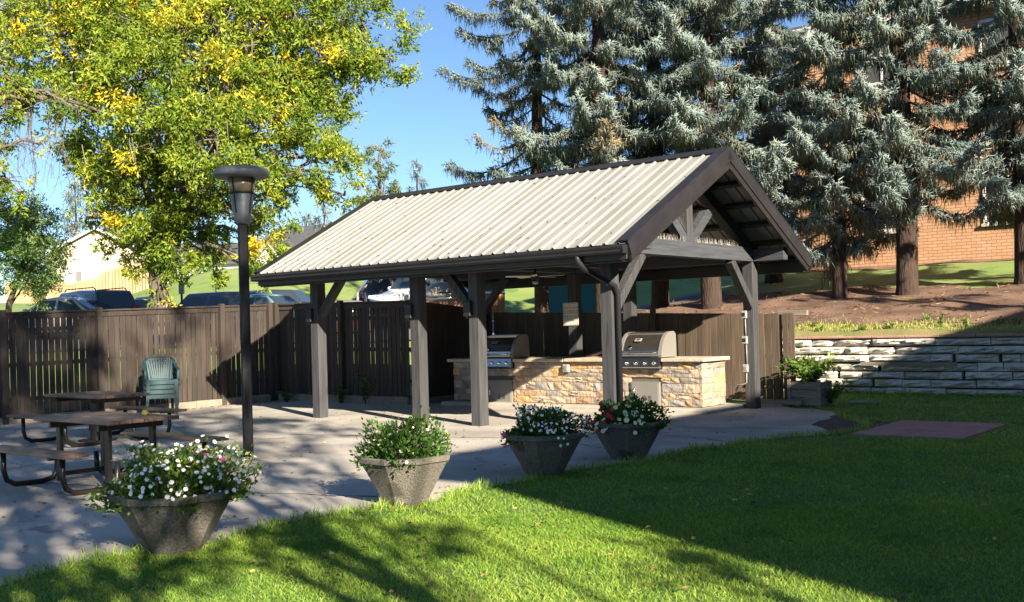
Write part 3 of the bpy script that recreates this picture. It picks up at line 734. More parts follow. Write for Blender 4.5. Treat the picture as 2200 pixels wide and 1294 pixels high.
# ------------------------------------------------------------------ lamp post
lx, ly = -3.50, 13.72
lamp = thing('lamp_post', 'black square lamp post with grey cone lantern and broad disc cap', 'lamp post', (lx, ly, 0), .35)
MB().box((-.062, -.062, 0), (.062, .062, 3.12), .012).build('pole', 'lamp_pole', lamp)
MB().box((-.085, -.085, 0), (.085, .085, .05), .02).build('base', 'pad_conc', lamp)
MB().lathe([(.085, 3.10), (.105, 3.11), (.112, 3.20), (.155, 3.50), (.150, 3.505), (.0, 3.505)], 20).build('lantern_body', 'lamp_grey', lamp, 'auto')
MB().lathe([(.150, 3.506), (.182, 3.705), (0, 3.705)], 20).build('lantern_glass', 'lamp_glass', lamp, True)
MB().lathe([(.158, 3.492), (.166, 3.500), (.166, 3.512), (.158, 3.518)], 20).build('lantern_band', 'lamp_pole', lamp)
for k in range(4):
    a = math.pi / 4 + k * math.pi / 2; ca, sa = math.cos(a), math.sin(a)
    MB().beam((.118 * ca, .118 * sa, 3.24), (.188 * ca, .188 * sa, 3.71), .014, .010, (ca, sa, 0)).build('lantern_rib', 'lamp_pole', lamp)
MB().lathe([(.02, 3.700), (.30, 3.705), (.345, 3.715), (.366, 3.745), (.362, 3.785), (.325, 3.825), (.25, 3.845), (.10, 3.86), (0, 3.865)], 32).build('cap', 'lamp_grey', lamp, True)
lit_ = MB(); r = random.Random(9)
for k in range(26):
    a = r.uniform(0, 6.28); q = r.uniform(.02, .28); x, y = q * math.cos(a), q * math.sin(a); d = r.uniform(0, 6.28)
    lit_.add([(x, y, 3.862 - .06 * q), (x + .03 * math.cos(d), y + .03 * math.sin(d), 3.872), (x + .03 * math.cos(d + 1), y + .03 * math.sin(d + 1), 3.866)], [(0, 1, 2)])
tag(lit_.build('leaf_debris', 'soil', lamp), kind='stuff')

# ------------------------------------------------------------------ picnic tables
def picnic_table(loc, rz, label, size, ped, seed):
    t = thing('picnic_table', label, 'table', loc, rz, 'wood-topped steel picnic tables'); r = random.Random(seed); lx_, ly_ = size
    npl = max(5, int(round(ly_ / .145))); pw = ly_ / npl
    for k in range(npl):
        MB().box((-lx_ / 2 + r.uniform(-.006, .006), -ly_ / 2 + k * pw + .006, .715), (lx_ / 2 + r.uniform(-.006, .006), -ly_ / 2 + (k + 1) * pw - .006, .757), .006).build('top_plank', 'table_wood', t)
    for x in (-lx_ * .32, lx_ * .32):
        MB().beam((x, -ly_ / 2 + .05, .675), (x, ly_ / 2 - .05, .675), .05, .075).build('top_bearer', 'tube_steel', t)
    if ped:
        MB().lathe([(.30, 0.004), (.30, .02), (.11, .03), (.11, .70), (.28, .705), (.28, .713), (0, .713)], 20).build('pedestal', 'tube_steel', t)
    else:
        for x in (-lx_ * .32, lx_ * .32):
            for y in (-.27, .27):
                MB().beam((x, y, .02), (x, y, .70), .085, .05, (0, 1, 0), .006).build('leg', 'tube_steel', t)
            MB().beam((x, -.31, .10), (x, .31, .10), .05, .05).build('stretcher', 'tube_steel', t)
    bl = lx_ * 1.14
    for s in (-1, 1):
        yb = s * (ly_ / 2 + .42)
        for k in (0, 1):
            MB().box((-bl / 2, yb - .145 + k * .147, .425), (bl / 2, yb - .002 + k * .147, .462), .006).build('bench_plank', 'table_wood', t)
        for x in (-lx_ * .40, lx_ * .40):
            pts = [(x, yb, .42), (x, yb, .20), (x, yb - s * .03, .09), (x, yb - s * .12, .035), (x, yb - s * .28, .028), (x, s * .42, .028), (x, s * .30, .05), (x, s * .25, .12), (x, s * .24, .30)]
            MB().tube(pts, .030, 10).build('bench_leg', 'tube_steel', t, True)
            MB().beam((x - .0, yb - .15, .412), (x, yb + .15, .412), .06, .022).build('bench_bearer', 'tube_steel', t)
    if ped:
        for s in (-1, 1):
            for x in (-lx_ * .36, lx_ * .36): MB().beam((x, s * .24, .28), (0, s * .02, .30), .045, .045).build('brace', 'tube_steel', t)
    return t
ang = math.radians(-34)
picnic_table((-4.66, 11.92, .010), ROT, 'near picnic table with red-brown plank top and yellow ball on it', (1.62, .88), False, 4)
picnic_table((-6.72, 16.85, .010), math.radians(-41), 'far picnic table on round pedestal by the stacked chairs', (1.75, .9), True, 5)
ball = MB().lathe([(0, -.035)] + [(.035 * math.sin(a), -.035 * math.cos(a)) for a in [k * math.pi / 10 for k in range(1, 10)]] + [(0, .035)], 16).build('ball', 'ball_yellow', None, True)
ball.location = (-4.16, 11.78, .803); tag(ball, 'small yellow ball resting on the near picnic table', 'ball')

# ------------------------------------------------------------------ stacked green chairs
def make_chair():
    c = thing('plastic_chair', '', 'chair', (0, 0, 0), 0, 'green plastic chairs in one stack'); G_ = 'chair_green'
    # seat: gently dished panel
    mb = MB(); n = 7; top = []
    for j in range(n):
        for i in range(n):
            x = -.23 + .46 * i / (n - 1); y = -.22 + .44 * j / (n - 1); k = 1 - .10 * (j / (n - 1))
            mb.v.append((x * k, y, .43 - .02 * (1 - (2 * i / (n - 1) - 1) ** 2) - .012 * j / (n - 1) - (.03 if j == 0 else 0)))
    for j in range(n - 1):
        for i in range(n - 1): mb.f.append((j * n + i, j * n + i + 1, (j + 1) * n + i + 1, (j + 1) * n + i)); mb.m.append(0)
    m2 = [(v[0], v[1], v[2] - .012) for v in mb.v]; o = len(mb.v); mb.v += m2; mb.f += [tuple(q + o for q in f)[::-1] for f in list(mb.f)]; mb.m += [0] * (len(mb.f) - len(mb.m))
    mb.build('seat', G_, c, True)
    MB().box((-.235, -.235, .335), (.235, -.222, .42), .004).build('front_skirt', G_, c)
    for sx in (-1, 1):
        MB().prism([(sx * .275, .0), (sx * .235, .0), (sx * .195, .43), (sx * .26, .43)], -.245, -.20, 1).build('leg', G_, c)
        mb = MB(); mb.add([(sx * .235, .29, 0), (sx * .195, .29, 0), (sx * .195, .25, 0), (sx * .235, .25, 0), (sx * .235, .21, .43), (sx * .17, .21, .43), (sx * .17, .16, .43), (sx * .235, .16, .43)],
                          [(0, 1, 2, 3), (4, 5, 6, 7), (0, 1, 5, 4), (1, 2, 6, 5), (2, 3, 7, 6), (3, 0, 4, 7)]); mb.build('leg', G_, c)
        # arm: from the top of the back sweeping down and forward to the front leg
        pts = [(sx * .205, .27, .86), (sx * .245, .24, .80), (sx * .265, .16, .70), (sx * .275, .05, .655), (sx * .278, -.10, .645), (sx * .275, -.20, .640), (sx * .272, -.235, .60), (sx * .265, -.235, .43)]
        wd = [.03, .045, .055, .055, .055, .055, .05, .05]; mb = MB(); vs = []
        for p, w in zip(pts, wd): vs += [(p[0] - w / 2, p[1], p[2] + .006), (p[0] + w / 2, p[1], p[2] - .004), (p[0] + w / 2, p[1] + .006, p[2] - .022), (p[0] - w / 2, p[1] + .006, p[2] - .010)]
        fs = []
        for k in range(len(pts) - 1):
            for q in range(4): fs.append((k * 4 + q, k * 4 + (q + 1) % 4, k * 4 + 4 + (q + 1) % 4, k * 4 + 4 + q))
        fs += [(0, 1, 2, 3), (len(vs) - 4, len(vs) - 3, len(vs) - 2, len(vs) - 1)]
        mb.add(vs, fs).build('arm', G_, c, True)
        MB().beam((sx * .17, .20, .41), (sx * .215, .285, .84), .03, .05, (0, 1, 0), .004).build('back_stile', G_, c)
    for k in range(9):
        t = k / 8 * 2 - 1
        MB().beam((t * .115, .205, .43), (t * .185, .285 + .012 * (1 - t * t), .84), .008, .026, (1, 0, 0)).build('back_slat', G_, c)
    mb = MB(); vs = []; N = 11
    for k in range(N):
        t = k / (N - 1) * 2 - 1; x = t * .225; y = .285 + .018 * (1 - t * t); z = .835 + .055 * (1 - t * t)
        vs += [(x, y - .012, .80), (x, y + .008, .80), (x, y + .016, z), (x, y - .006, z)]
    fs = []
    for k in range(N - 1):
        for q in range(4): fs.append((k * 4 + q, k * 4 + (q + 1) % 4, k * 4 + 4 + (q + 1) % 4, k * 4 + 4 + q))
    fs += [(0, 1, 2, 3), (len(vs) - 4, len(vs) - 3, len(vs) - 2, len(vs) - 1)]
    mb.add(vs, fs).build('top_rail', G_, c, True)
    MB().box((-.20, .185, .40), (.20, .21, .445), .006).build('back_rail', G_, c)
    return c
ch0 = make_chair()
for k, lb in enumerate(['lowest green plastic armchair of the stack, legs on the pavement', 'second green plastic armchair from the bottom of the stack', 'third green plastic armchair from the bottom of the stack', 'topmost green plastic armchair of the stack by the fence']):
    c = ch0 if k == 0 else copy_tree(ch0)
    c.location = (-7.46 + .015 * k, 22.10 - .03 * k, .012 + .10 * k); c.scale = (1.2, 1.1, 1.04); c.rotation_euler[2] = math.radians(22 + k * .8); c['label'] = lb

# ------------------------------------------------------------------ planters with flowers
def planter_mesh(n=8):
    R = .45
    return MB().lathe([(.205, 0), (.212, .01), (R - .02, .40), (R + .005, .415), (R + .012, .455), (R - .01, .465), (R - .055, .462), (R - .065, .43), (R - .08, .39), (0, .40)], n, (0, 0, 0), .2).mesh('planter_bowl', 'aggregate')
PL = planter_mesh()
def disc_flowers(name, P, N, R, rng, mat, parent, cup=.35, petals=6):
    """open trumpet flowers: a cone of petals around each point"""
    n = len(P); N = unit(N); S = unit(np.cross(N, rng.normal(size=(n, 3)))); T = np.cross(N, S); vs = [P]
    for k in range(petals * 2):
        a = math.pi * k / petals; rr_ = R * (1.0 if k % 2 == 0 else .80)
        vs.append(P + rr_[:, None] * (math.cos(a) * S + math.sin(a) * T) + N * (R * cup * (1 if k % 2 == 0 else .8))[:, None])
    m = petals * 2 + 1; V = np.stack(vs, 1).reshape(-1, 3)
    b = np.array([(0, 1 + k, 1 + (k + 1) % (m - 1)) for k in range(m - 1)])
    F = (b[None] + m * np.arange(n)[:, None, None]).reshape(-1, 3)
    return tag(np_mesh(name, V, F, None, mat, parent, 3), kind='stuff')
def dome_plant(pos, label, dims, seed, flowers, leafvar=(.0, .8), nl=2600, lean=(0, 0), leaf=.045, spiky=0.0):
    rng = np.random.default_rng(seed); t = thing('flowering_plant', label, 'plant', (pos[0], pos[1], .41), 0)
    rx, ry, hz = dims
    def pts(n, lo=.55, bias=1.0):
        d = unit(rng.normal(size=(n, 3))); d[:, 2] = np.abs(d[:, 2]) * 1.0 - .12; q = rng.uniform(lo, 1, n) ** bias
        lump = 1 + .26 * np.sin(d[:, 0] * 5 + seed) * np.cos(d[:, 1] * 4.3 + seed * 2) + .14 * np.sin(d[:, 2] * 7 + d[:, 0] * 6) + np.where(rng.random(n) < .10, rng.uniform(0, .28, n), 0)
        P = d * (q * lump)[:, None] * vec((rx, ry, hz)); P[:, 0] += lean[0] * P[:, 2]; P[:, 1] += lean[1] * P[:, 2]
        return P, d
    mb = MB(); P, d = pts(60, .75)
    for p, dd in zip(P, d): mb.tube([(p[0] * .15, p[1] * .15, 0), (p[0] * .6, p[1] * .6, p[2] * .55), tuple(p)], .0035, 4, False)
    tag(mb.build('stems', 'dark_stem', t), kind='stuff')
    P, d = pts(nl, .35, .6); D = d + rng.normal(size=(nl, 3)) * .6 + vec((0, 0, .25 + spiky))
    V, F, v = leaf_arrays(P, D, rng.uniform(.7, 1.4, nl) * leaf, rng.uniform(.22, .34, nl) * leaf, np.clip(rng.uniform(*leafvar, nl) + .25 * (P[:, 2] / hz - .5), 0, 1), rng)
    tag(np_mesh('foliage', V, F, v, 'plant_leaf', t), kind='stuff')
    for (nm, mt, n, R, sel) in flowers:
        P, d = pts(n * 8, .93); ok = [i for i in range(len(P)) if sel(P[i] / vec((rx, ry, hz)))][:n]
        if not ok: continue
        P = P[ok] * 1.03; N = unit(d[ok] * .8 + vec((0, -.55, .3)) + rng.normal(size=(len(ok), 3)) * .35)
        disc_flowers(nm, P, N, rng.uniform(.75, 1.2, len(ok)) * R, rng, mt, t)
    return t
PLOC = [G(-1.68, -8.70), G(-1.69, -6.20), G(-1.69, -4.02), G(-1.80, -2.46)]
plab = ['nearest concrete planter, at the left lawn edge, holding white petunias', 'concrete planter second from the left, holding mostly green plants', 'concrete planter third from the left, with white flowers above it', 'farthest concrete planter, with red and yellow flowers above it']
for k, p in enumerate(PLOC):
    t = thing('concrete_planter', plab[k], 'planter', (p[0], p[1], .006), .15 + k * .9, 'tapered concrete planters along the lawn')
    place('bowl', PL, t, scale=(1.0, 1.0, 1.0) if k else (1.03, 1.03, 1.0)); MB().lathe([(.36, .403), (.2, .43), (0, .44)], 12).build('soil', 'soil', t)
allp = lambda p: p[2] > -.05
dome_plant(PLOC[0], 'white petunias spilling over the nearest planter', (.54, .48, .42), 1, [('blossoms', 'petal_white', 250, .0175, lambda p: p[2] > .12), ('pink_blossoms', 'petal_pink', 2, .018, lambda p: p[2] > .5)], (.25, 1.0), 5200, (.10, 0), .040, .25)
dome_plant(PLOC[1], 'bushy green plants with few small pale flowers in second planter', (.42, .40, .42), 2, [('blossoms', 'petal_pale', 26, .014, allp), ('yellow_blossoms', 'petal_yellow', 7, .03, lambda p: p[0] > .75 and p[2] < .6)], (.0, .7), 3800, (-.05, 0), .042, .3)
dome_plant(PLOC[2], 'mound of white flowers in third planter from the left', (.42, .40, .38), 3, [('blossoms', 'petal_white', 200, .018, lambda p: p[2] > .25 or p[0] > .2), ('pink_blossoms', 'petal_pink', 4, .03, lambda p: p[0] < -.8)], (.0, .7), 3000)
dome_plant(PLOC[3], 'red and pale yellow flowers in the farthest planter', (.44, .40, .33), 4, [('red_blossoms', 'petal_red', 40, .034, lambda p: p[0] < -.45), ('yellow_blossoms', 'petal_yellow', 34, .030, lambda p: p[2] > .7 and p[0] < .25), ('pale_blossoms', 'petal_pale', 26, .030, lambda p: p[1] < -.4 and p[2] < .6 and p[0] < .5)], (.0, .65), 3000, (0, 0), .05)

# ------------------------------------------------------------------ stone retaining wall on the right
wall = thing('retaining_wall', 'dry-laid pale stone retaining wall with red cap slabs', 'wall', G(0, 9.3, 0), ROT)
r = random.Random(33); z = 0.0; courses = [.16, .18, .165, .19, .17, .18, .165]; batter = 0.0
def wall_stone(x0, x1, z0, z1, y0, rr):
    nx = max(4, int((x1 - x0) / .11)); nz = 5; vs = []; fs = []
    for j in range(nz):
        for i in range(nx):
            ex = i in (0, nx - 1); ez = j in (0, nz - 1)
            x = x0 + (x1 - x0) * i / (nx - 1); zz = z0 + (z1 - z0) * j / (nz - 1)
            yy = y0 - (rr.uniform(.0, .022) if (ex or ez) else rr.uniform(.03, .13))
            vs.append((x + (rr.uniform(-.025, .025) if not ex else 0), yy, zz + (rr.uniform(-.008, .008) if not ez else rr.uniform(-.005, .0))))
    m = len(vs); vs += [(x0, y0 + .22, z0), (x1, y0 + .22, z0), (x0, y0 + .22, z1), (x1, y0 + .22, z1)]
    for j in range(nz - 1):
        for i in range(nx - 1):
            p = j * nx + i; fs += [(p, p + 1, p + nx + 1), (p, p + nx + 1, p + nx)]
    fs += [tuple(range(nx))[::-1] + (m, m + 1), tuple((nz - 1) * nx + i for i in range(nx)) + (m + 3, m + 2), tuple(j * nx for j in range(nz)) + (m + 2, m), tuple(j * nx + nx - 1 for j in range(nz))[::-1] + (m + 1, m + 3), (m, m + 2, m + 3, m + 1)]
    return MB().add(vs, fs)
for ci, hgt in enumerate(courses):
    x = -2.2 - r.uniform(0, .5)
    while x < 8.5:
        w = r.choice([.35, .5, .6, .75, .9, 1.1, 1.3]); x1 = x + w
        if r.random() < .10: x1 -= .06
        wall_stone(x + .008, x1 - .008, z + r.uniform(.002, .012), z + hgt - r.uniform(.006, .026), .0 + ci * .012 + r.uniform(-.05, .05), r).build('stone', 'wallstone', wall)
        x = x + w
    z += hgt
x = -1.6
while x < 8.6:
    w = .72 + r.uniform(-.02, .02); MB().box((x + .005, .015, z + .004), (x + w - .005, .33, z + .055 + r.uniform(-.008, .01)), .008).build('cap_slab', 'capstone', wall); x += w
MB().box((-2.3, .14, 0), (8.8, .26, z - .02)).build('core', 'soil', wall)
MB().beam((.35, -.075, .66), (2.35, -.085, .655), .05, .075).build('timber_shim', 'board_grey', wall)

# ------------------------------------------------------------------ timber planter box, loose timbers by the fence end
tb = thing('timber_planter', 'weathered timber planter box overgrown with weeds beside the fence end', 'planter', G(-.30, 5.55, 0), ROT)
for k in range(3):
    MB().box((.03, 0, .03 + k * .15), (.62, .04, .17 + k * .15), .006).build('plank', 'board_grey', tb)
    MB().box((.58, .043, .03 + k * .15), (.62, .62, .17 + k * .15), .006).build('plank', 'board_grey', tb)
    MB().box((.03, .043, .03 + k * .15), (.07, .62, .17 + k * .15), .006).build('plank', 'board_grey', tb)
for x in (.03, .62): MB().box((x - .035, -.04, 0), (x + .035, -.002, .52), .006).build('corner_post', 'board_grey', tb)
MB().box((.07, .05, .3), (.58, .6, .42)).build('soil', 'soil', tb)
def weed(loc, label, rad, h, n, seed, leaf, mat='plant_leaf', var=(.2, .9), name='weed', group=None):
    rng = np.random.default_rng(seed); t = thing(name, label, 'plant', loc, 0, group); mb = MB(); Ps = []; Ds = []
    for k in range(max(4, n // 14)):
        a = rng.uniform(0, 6.28); q = rng.uniform(.2, 1) * rad; tip = vec((q * math.cos(a), q * math.sin(a), h * rng.uniform(.5, 1))); mid = tip * vec((.4, .4, .65))
        mb.tube([(0, 0, 0), tuple(mid), tuple(tip)], .004, 4, False)
        for s_ in np.linspace(.25, 1, 14):
            p = mid * (s_ / .6) if s_ < .6 else mid + (tip - mid) * (s_ - .6) / .4
            d = vec((math.cos(a), math.sin(a), .2)) * .6 + rng.normal(size=3) * .7; Ps.append(p); Ds.append(d)
    tag(mb.build('stems', 'dark_stem', t), kind='stuff'); P = np.array(Ps); D = np.array(Ds); m = len(P)
    V, F, v = leaf_arrays(P, D, rng.uniform(.6, 1.4, m) * leaf, rng.uniform(.2, .35, m) * leaf, rng.uniform(var[0], var[1], m), rng)
    tag(np_mesh('foliage', V, F, v, mat, t), kind='stuff'); return t
weed(G(-.62, 5.86, .42), 'leafy green weeds spilling from the timber planter box', .62, .55, 900, 1, .10)
weed(G(-.95, 6.0, .05), 'weeds trailing down the right side of the timber box', .45, .42, 420, 2, .08)
tim = MB().box((0, 0, .05), (.80, .09, .14), .006).build('loose_timber', 'board_grey'); tim.location = G(.18, 5.40, 0); tim.rotation_euler[2] = ROT; tag(tim, 'low weathered timber lying in front of the planter box', 'timber')
tim = MB().box((0, 0, 0), (.55, .16, .05), .006).build('loose_timber', 'board_grey'); tim.location = G(-1.15, 6.35, .012); tim.rotation_euler[2] = ROT + .12; tag(tim, 'short board lying on the grass before the stone wall', 'timber')
tim = MB().box((0, 0, 0), (.60, .09, .10), .006).build('loose_timber', 'board_grey'); tim.location = G(.14, 6.14, 1.74); tim.rotation_euler[2] = ROT; tag(tim, 'square timber end sticking out past the fence top', 'timber')
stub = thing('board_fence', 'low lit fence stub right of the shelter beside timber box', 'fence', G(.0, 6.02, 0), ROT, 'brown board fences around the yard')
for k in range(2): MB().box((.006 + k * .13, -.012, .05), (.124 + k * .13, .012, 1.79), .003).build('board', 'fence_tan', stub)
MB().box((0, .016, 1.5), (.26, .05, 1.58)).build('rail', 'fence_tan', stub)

# ------------------------------------------------------------------ brick apartment building on the bank
def brick_mat():
    m = bpy.data.materials.new('brick_wall'); m.use_nodes = True; nt = m.node_tree; L = nt.links; p = nt.nodes['Principled BSDF']
    tc = _n(nt, 'ShaderNodeTexCoord'); sp_ = _n(nt, 'ShaderNodeSeparateXYZ'); cb_ = _n(nt, 'ShaderNodeCombineXYZ'); ad = _n(nt, 'ShaderNodeMath', operation='ADD')
    L.new(tc.outputs['Object'], sp_.inputs[0]); L.new(sp_.outputs[0], ad.inputs[0]); L.new(sp_.outputs[1], ad.inputs[1]); L.new(ad.outputs[0], cb_.inputs[0]); L.new(sp_.outputs[2], cb_.inputs[1])
    b = _n(nt, 'ShaderNodeTexBrick'); b.inputs['Scale'].default_value = 1.0; b.inputs['Brick Width'].default_value = .30; b.inputs['Row Height'].default_value = .102
    b.inputs['Mortar Size'].default_value = .011; b.inputs['Color1'].default_value = c4((.43, .235, .13)); b.inputs['Color2'].default_value = c4((.50, .29, .17)); b.inputs['Mortar'].default_value = c4((.25, .15, .10))
    b.inputs['Bias'].default_value = -.1; L.new(cb_.outputs[0], b.inputs['Vector']); L.new(b.outputs['Color'], p.inputs['Base Color']); p.inputs['Roughness'].default_value = .9
    bu = _n(nt, 'ShaderNodeBump'); bu.inputs['Strength'].default_value = .8; bu.inputs['Distance'].default_value = .012; bu.invert = True; L.new(b.outputs['Fac'], bu.inputs['Height']); L.new(bu.outputs[0], p.inputs['Normal'])
    MATS['brick_wall'] = m
brick_mat()
def window(parent, x, z, w, h, yf=0.0, curtains=True):
    """window in a facade whose front lies at local y = yf, facing -y"""
    fr = MB()
    t = .085
    for a, b in (((x, yf - .03, z), (x + w, yf + .05, z + t)), ((x, yf - .03, z + h - t), (x + w, yf + .05, z + h)), ((x, yf - .03, z + t), (x + t, yf + .05, z + h - t)), ((x + w - t, yf - .03, z + t), (x + w, yf + .05, z + h - t)), ((x + w * .62, yf - .02, z + t), (x + w * .62 + .06, yf + .045, z + h - t))): fr.box(a, b)
    wo = fr.build('window', 'white_wall', parent)
    MB().box((x + t, yf + .012, z + t), (x + w - t, yf + .02, z + h - t)).build('pane', 'window_glass', wo)
    if curtains: MB().box((x + t, yf + .024, z + t), (x + w * .35, yf + .034, z + h - t)).build('curtain', 'curtain', wo)
    MB().box((x - .05, yf - .09, z - .09), (x + w + .05, yf + .02, z - .003)).build('sill', 'wallstone', wo)
    return wo
def brick_block(loc, rz, Lb, Hb, Dp, label, rows, cols):
    b = thing('apartment_building', label, 'building', loc, rz)
    MB().box((0, 0, -.6), (Lb, Dp, Hb)).build('wall', 'brick_wall', b)
    MB().box((-.5, -.5, Hb + .002), (Lb + .5, Dp + .5, Hb + .45)).build('roof_fascia', 'white_wall', b)
    MB().box((-.45, -.45, Hb + .452), (Lb + .45, Dp + .45, Hb + .55)).build('roof', 'shingle_dark', b)
    for zz in rows:
        for (xx, ww, hh) in cols: window(b, xx, zz, ww, hh, -.025)
    return b
bl = brick_block(G(6.6, 22.0, 3.2), ROT, 30, 8.15, 14, 'orange brick apartment building behind the spruces', (1.35, 3.95, 6.3), ((2.35, 1.25, 1.60), (6.25, 1.5, 1.50), (10.5, 1.5, 1.5), (15, 1.5, 1.5)))
for k in range(3): MB().box((5.2, -.03, 4.0 + k * .05), (5.9, -.003, 4.025 + k * .05)).build('vent_slat', 'wallstone', bl)
# sister block to the right of the viewpoint; its roof edge casts the long shadow over the lawn
HB = 8.55
sb_ = thing('apartment_building', 'sister brick apartment building beside the lawn, outside the picture', 'building', G(.45 - 2.035 * (HB + .45), -4.25 - .949 * (HB + .45), 0), ROT)
MB().box((.35, .35, 0), (14, 55, HB)).build('wall', 'brick_wall', sb_); MB().box((0, 0, HB + .002), (14.3, 55.4, HB + .45)).build('roof_fascia', 'white_wall', sb_)
for zz in (1.2, 3.9, 6.5):
    for k in range(14): MB().box((.32, 3 + k * 3.6, zz), (.4, 4.5 + k * 3.6, zz + 1.4)).build('window', 'window_glass', sb_)

# ------------------------------------------------------------------ cars in the lot
def car(loc, rz, label, paint, Lc=4.5, Wc=1.8, Hc=1.5, kind='sedan', rails=False, group='cars parked beyond the fence'):
    c = thing('parked_car', label, 'car', loc, rz, group); h = Wc / 2; zb = .92 if kind != 'sedan' else .88
    P = {'sedan': dict(bon=.30, ws=.16, rw=.17, boot=.14), 'suv': dict(bon=.24, ws=.13, rw=.09, boot=.015), 'van': dict(bon=.17, ws=.16, rw=.06, boot=.01), 'wagon': dict(bon=.26, ws=.15, rw=.12, boot=.02)}[kind]
    f = Lc / 2; xs0 = f - Lc * P['bon']; xs1 = xs0 - Lc * P['ws']; xr0 = -f + Lc * P['boot']; xr1 = xr0 + Lc * P['rw']   # +x is the front
    # body shell lofted over stations along x: (x, half width, bottom, shoulder z, top z)
    st_ = [(-f, h * .80, .42, .70, zb - .06), (-f + .10, h * .94, .30, .72, zb - .01), (-f + .5, h, .24, .72, zb), (0, h, .22, .70, zb), (xs0 - .1, h, .22, .70, zb - .0), (f - .75, h * .98, .24, .66, zb - .12), (f - .18, h * .92, .28, .60, zb - .22), (f, h * .72, .38, .55, zb - .32)]
    vs = []; fs = []
    for x, w, b0, sh, tp in st_: vs += [(x, -w * .94, b0), (x, -w, sh), (x, -w * .93, tp), (x, 0, tp + .025), (x, w * .93, tp), (x, w, sh), (x, w * .94, b0)]
    for k in range(len(st_) - 1):
        for q in range(7): fs.append((k * 7 + q, k * 7 + (q + 1) % 7, k * 7 + 7 + (q + 1) % 7, k * 7 + 7 + q))
    fs += [tuple(range(7)), tuple((len(st_) - 1) * 7 + q for q in range(7))]
    MB().add(vs, fs).build('body', paint, c, True)
    tw = h * .74; bw = h * .92; zt = Hc
    gb = [(xs0, bw, zb - .02), (xs1, tw, zt - .05), ((xs1 + xr1) / 2, tw * 1.02, zt), (xr1, tw, zt - .04), (xr0, bw, zb - .02)]
    vs = []; fs = []
    for (x, w, z_) in gb: vs += [(x, -w, z_), (x, -w * .80, z_ + .03 if z_ > zb + .2 else z_), (x, w * .80, z_ + .03 if z_ > zb + .2 else z_), (x, w, z_)]
    for k in range(4): fs += [(k * 4 + q, k * 4 + q + 1, k * 4 + 5 + q, k * 4 + 4 + q) for q in range(3)]
    MB().add(vs, fs + [(0, 4, 8, 12, 16), (3, 7, 11, 15, 19), (0, 3, 19, 16)]).build('cabin', paint, c, False)
    def quad(p, nm, mt='car_glass', o=(0, 0, 0)): return MB().add([vec(q) + vec(o) for q in p] + [vec(q) - vec(o) * 1.5 for q in p], [(0, 1, 2, 3), (7, 6, 5, 4), (0, 4, 5, 1), (1, 5, 6, 2), (2, 6, 7, 3), (3, 7, 4, 0)]).build(nm, mt, c)
    lerp = lambda a, b, t: tuple(a[i] + (b[i] - a[i]) * t for i in range(3))
    for s in (-1, 1):
        A = (xs0, s * bw, zb - .02); B = (xs1, s * tw, zt - .05); Cc = (xr1, s * tw, zt - .04); Dd = (xr0, s * bw, zb - .02)
        nwin = 3 if kind in ('suv', 'van', 'wagon') else 2
        for k in range(nwin):
            t0, t1 = k / nwin + .03, (k + 1) / nwin - .03
            b0, b1 = lerp(A, Dd, .04 + t0 * .92), lerp(A, Dd, .04 + t1 * .92); u0, u1 = lerp(B, Cc, t0), lerp(B, Cc, t1)
            quad([lerp(b0, u0, .10), lerp(b1, u1, .10), lerp(b1, u1, .86), lerp(b0, u0, .86)], 'side_window', 'car_glass', (0, s * .012, .004))
        MB().box((xs0 - .25, s * (bw + .02), zb), (xs0 - .12, s * (bw + .19), zb + .13), .03).build('mirror', paint, c)
        MB().box((-f - .005, s * h * .55, zb - (.30 if kind != 'sedan' else .2)), (-f + .10, s * h * .86, zb - .03 + (.22 if kind in ('suv', 'van') else 0)), .02).build('taillight', 'red_lamp', c)
        MB().box((f - .30, s * h * .50, zb - .36), (f - .03, s * h * .88, zb - .22), .03).build('headlight', 'clear_lamp', c)
        if rails: MB().tube([(xs1 - .1, s * tw * .86, zt), (xs1 - .25, s * tw * .86, zt + .085), (xr1 + .25, s * tw * .86, zt + .085), (xr1 + .1, s * tw * .86, zt)], .022, 6).build('roof_rail', 'dark_metal', c)
        for x in (f - Lc * .19, -f + Lc * .20):
            w_ = MB().lathe([(.20, -.11), (.30, -.11), (.325, -.08), (.325, .08), (.30, .11), (.20, .11)], 20).build('tyre', 'tyre', c, True); w_.location = (x, s * (h - .11), .325); w_.rotation_euler = (math.pi / 2, 0, 0)
            MB().lathe([(0, -.09), (.2, -.10), (.2, .10), (0, .09)], 14).build('rim', 'steel_dull', w_)
    wy = .90
    quad([(xs0 - .02, -bw * wy, zb + .03), (xs0 - .02, bw * wy, zb + .03), (xs1 + .06, tw * wy, zt - .08), (xs1 + .06, -tw * wy, zt - .08)], 'windscreen', 'car_glass', (.02, 0, .012))
    quad([(xr0 + .02, -bw * wy, zb + .06), (xr0 + .02, bw * wy, zb + .06), (xr1 - .05, tw * wy, zt - .08), (xr1 - .05, -tw * wy, zt - .08)], 'rear_window', 'car_glass', (-.02, 0, .012))
    MB().box((f - .08, -h * .40, zb - .42), (f - .005, h * .40, zb - .28), .02).build('grille', 'black', c)
    return c
def tz(X, Y): return float(terrain(*toloc(X, Y))) + .07
def at_px(px, Y): return (px - 1100) / 2247.2 * Y
def put_car(px, Y, ang, *a, dz=0, **k):
    X = at_px(px, Y); car((X, Y, tz(X, Y) + dz), math.radians(ang), *a, **k)
put_car(188, 38.0, 140, 'grey and blue estate with roof rails at the left of the lot', 'paint_blue', 4.6, 1.82, 1.68, 'suv', True)
put_car(135, 36.0, 165, 'dark car low behind the fence, in front of roof-rail estate', 'paint_silver', 4.6, 1.8, 1.38, 'sedan')
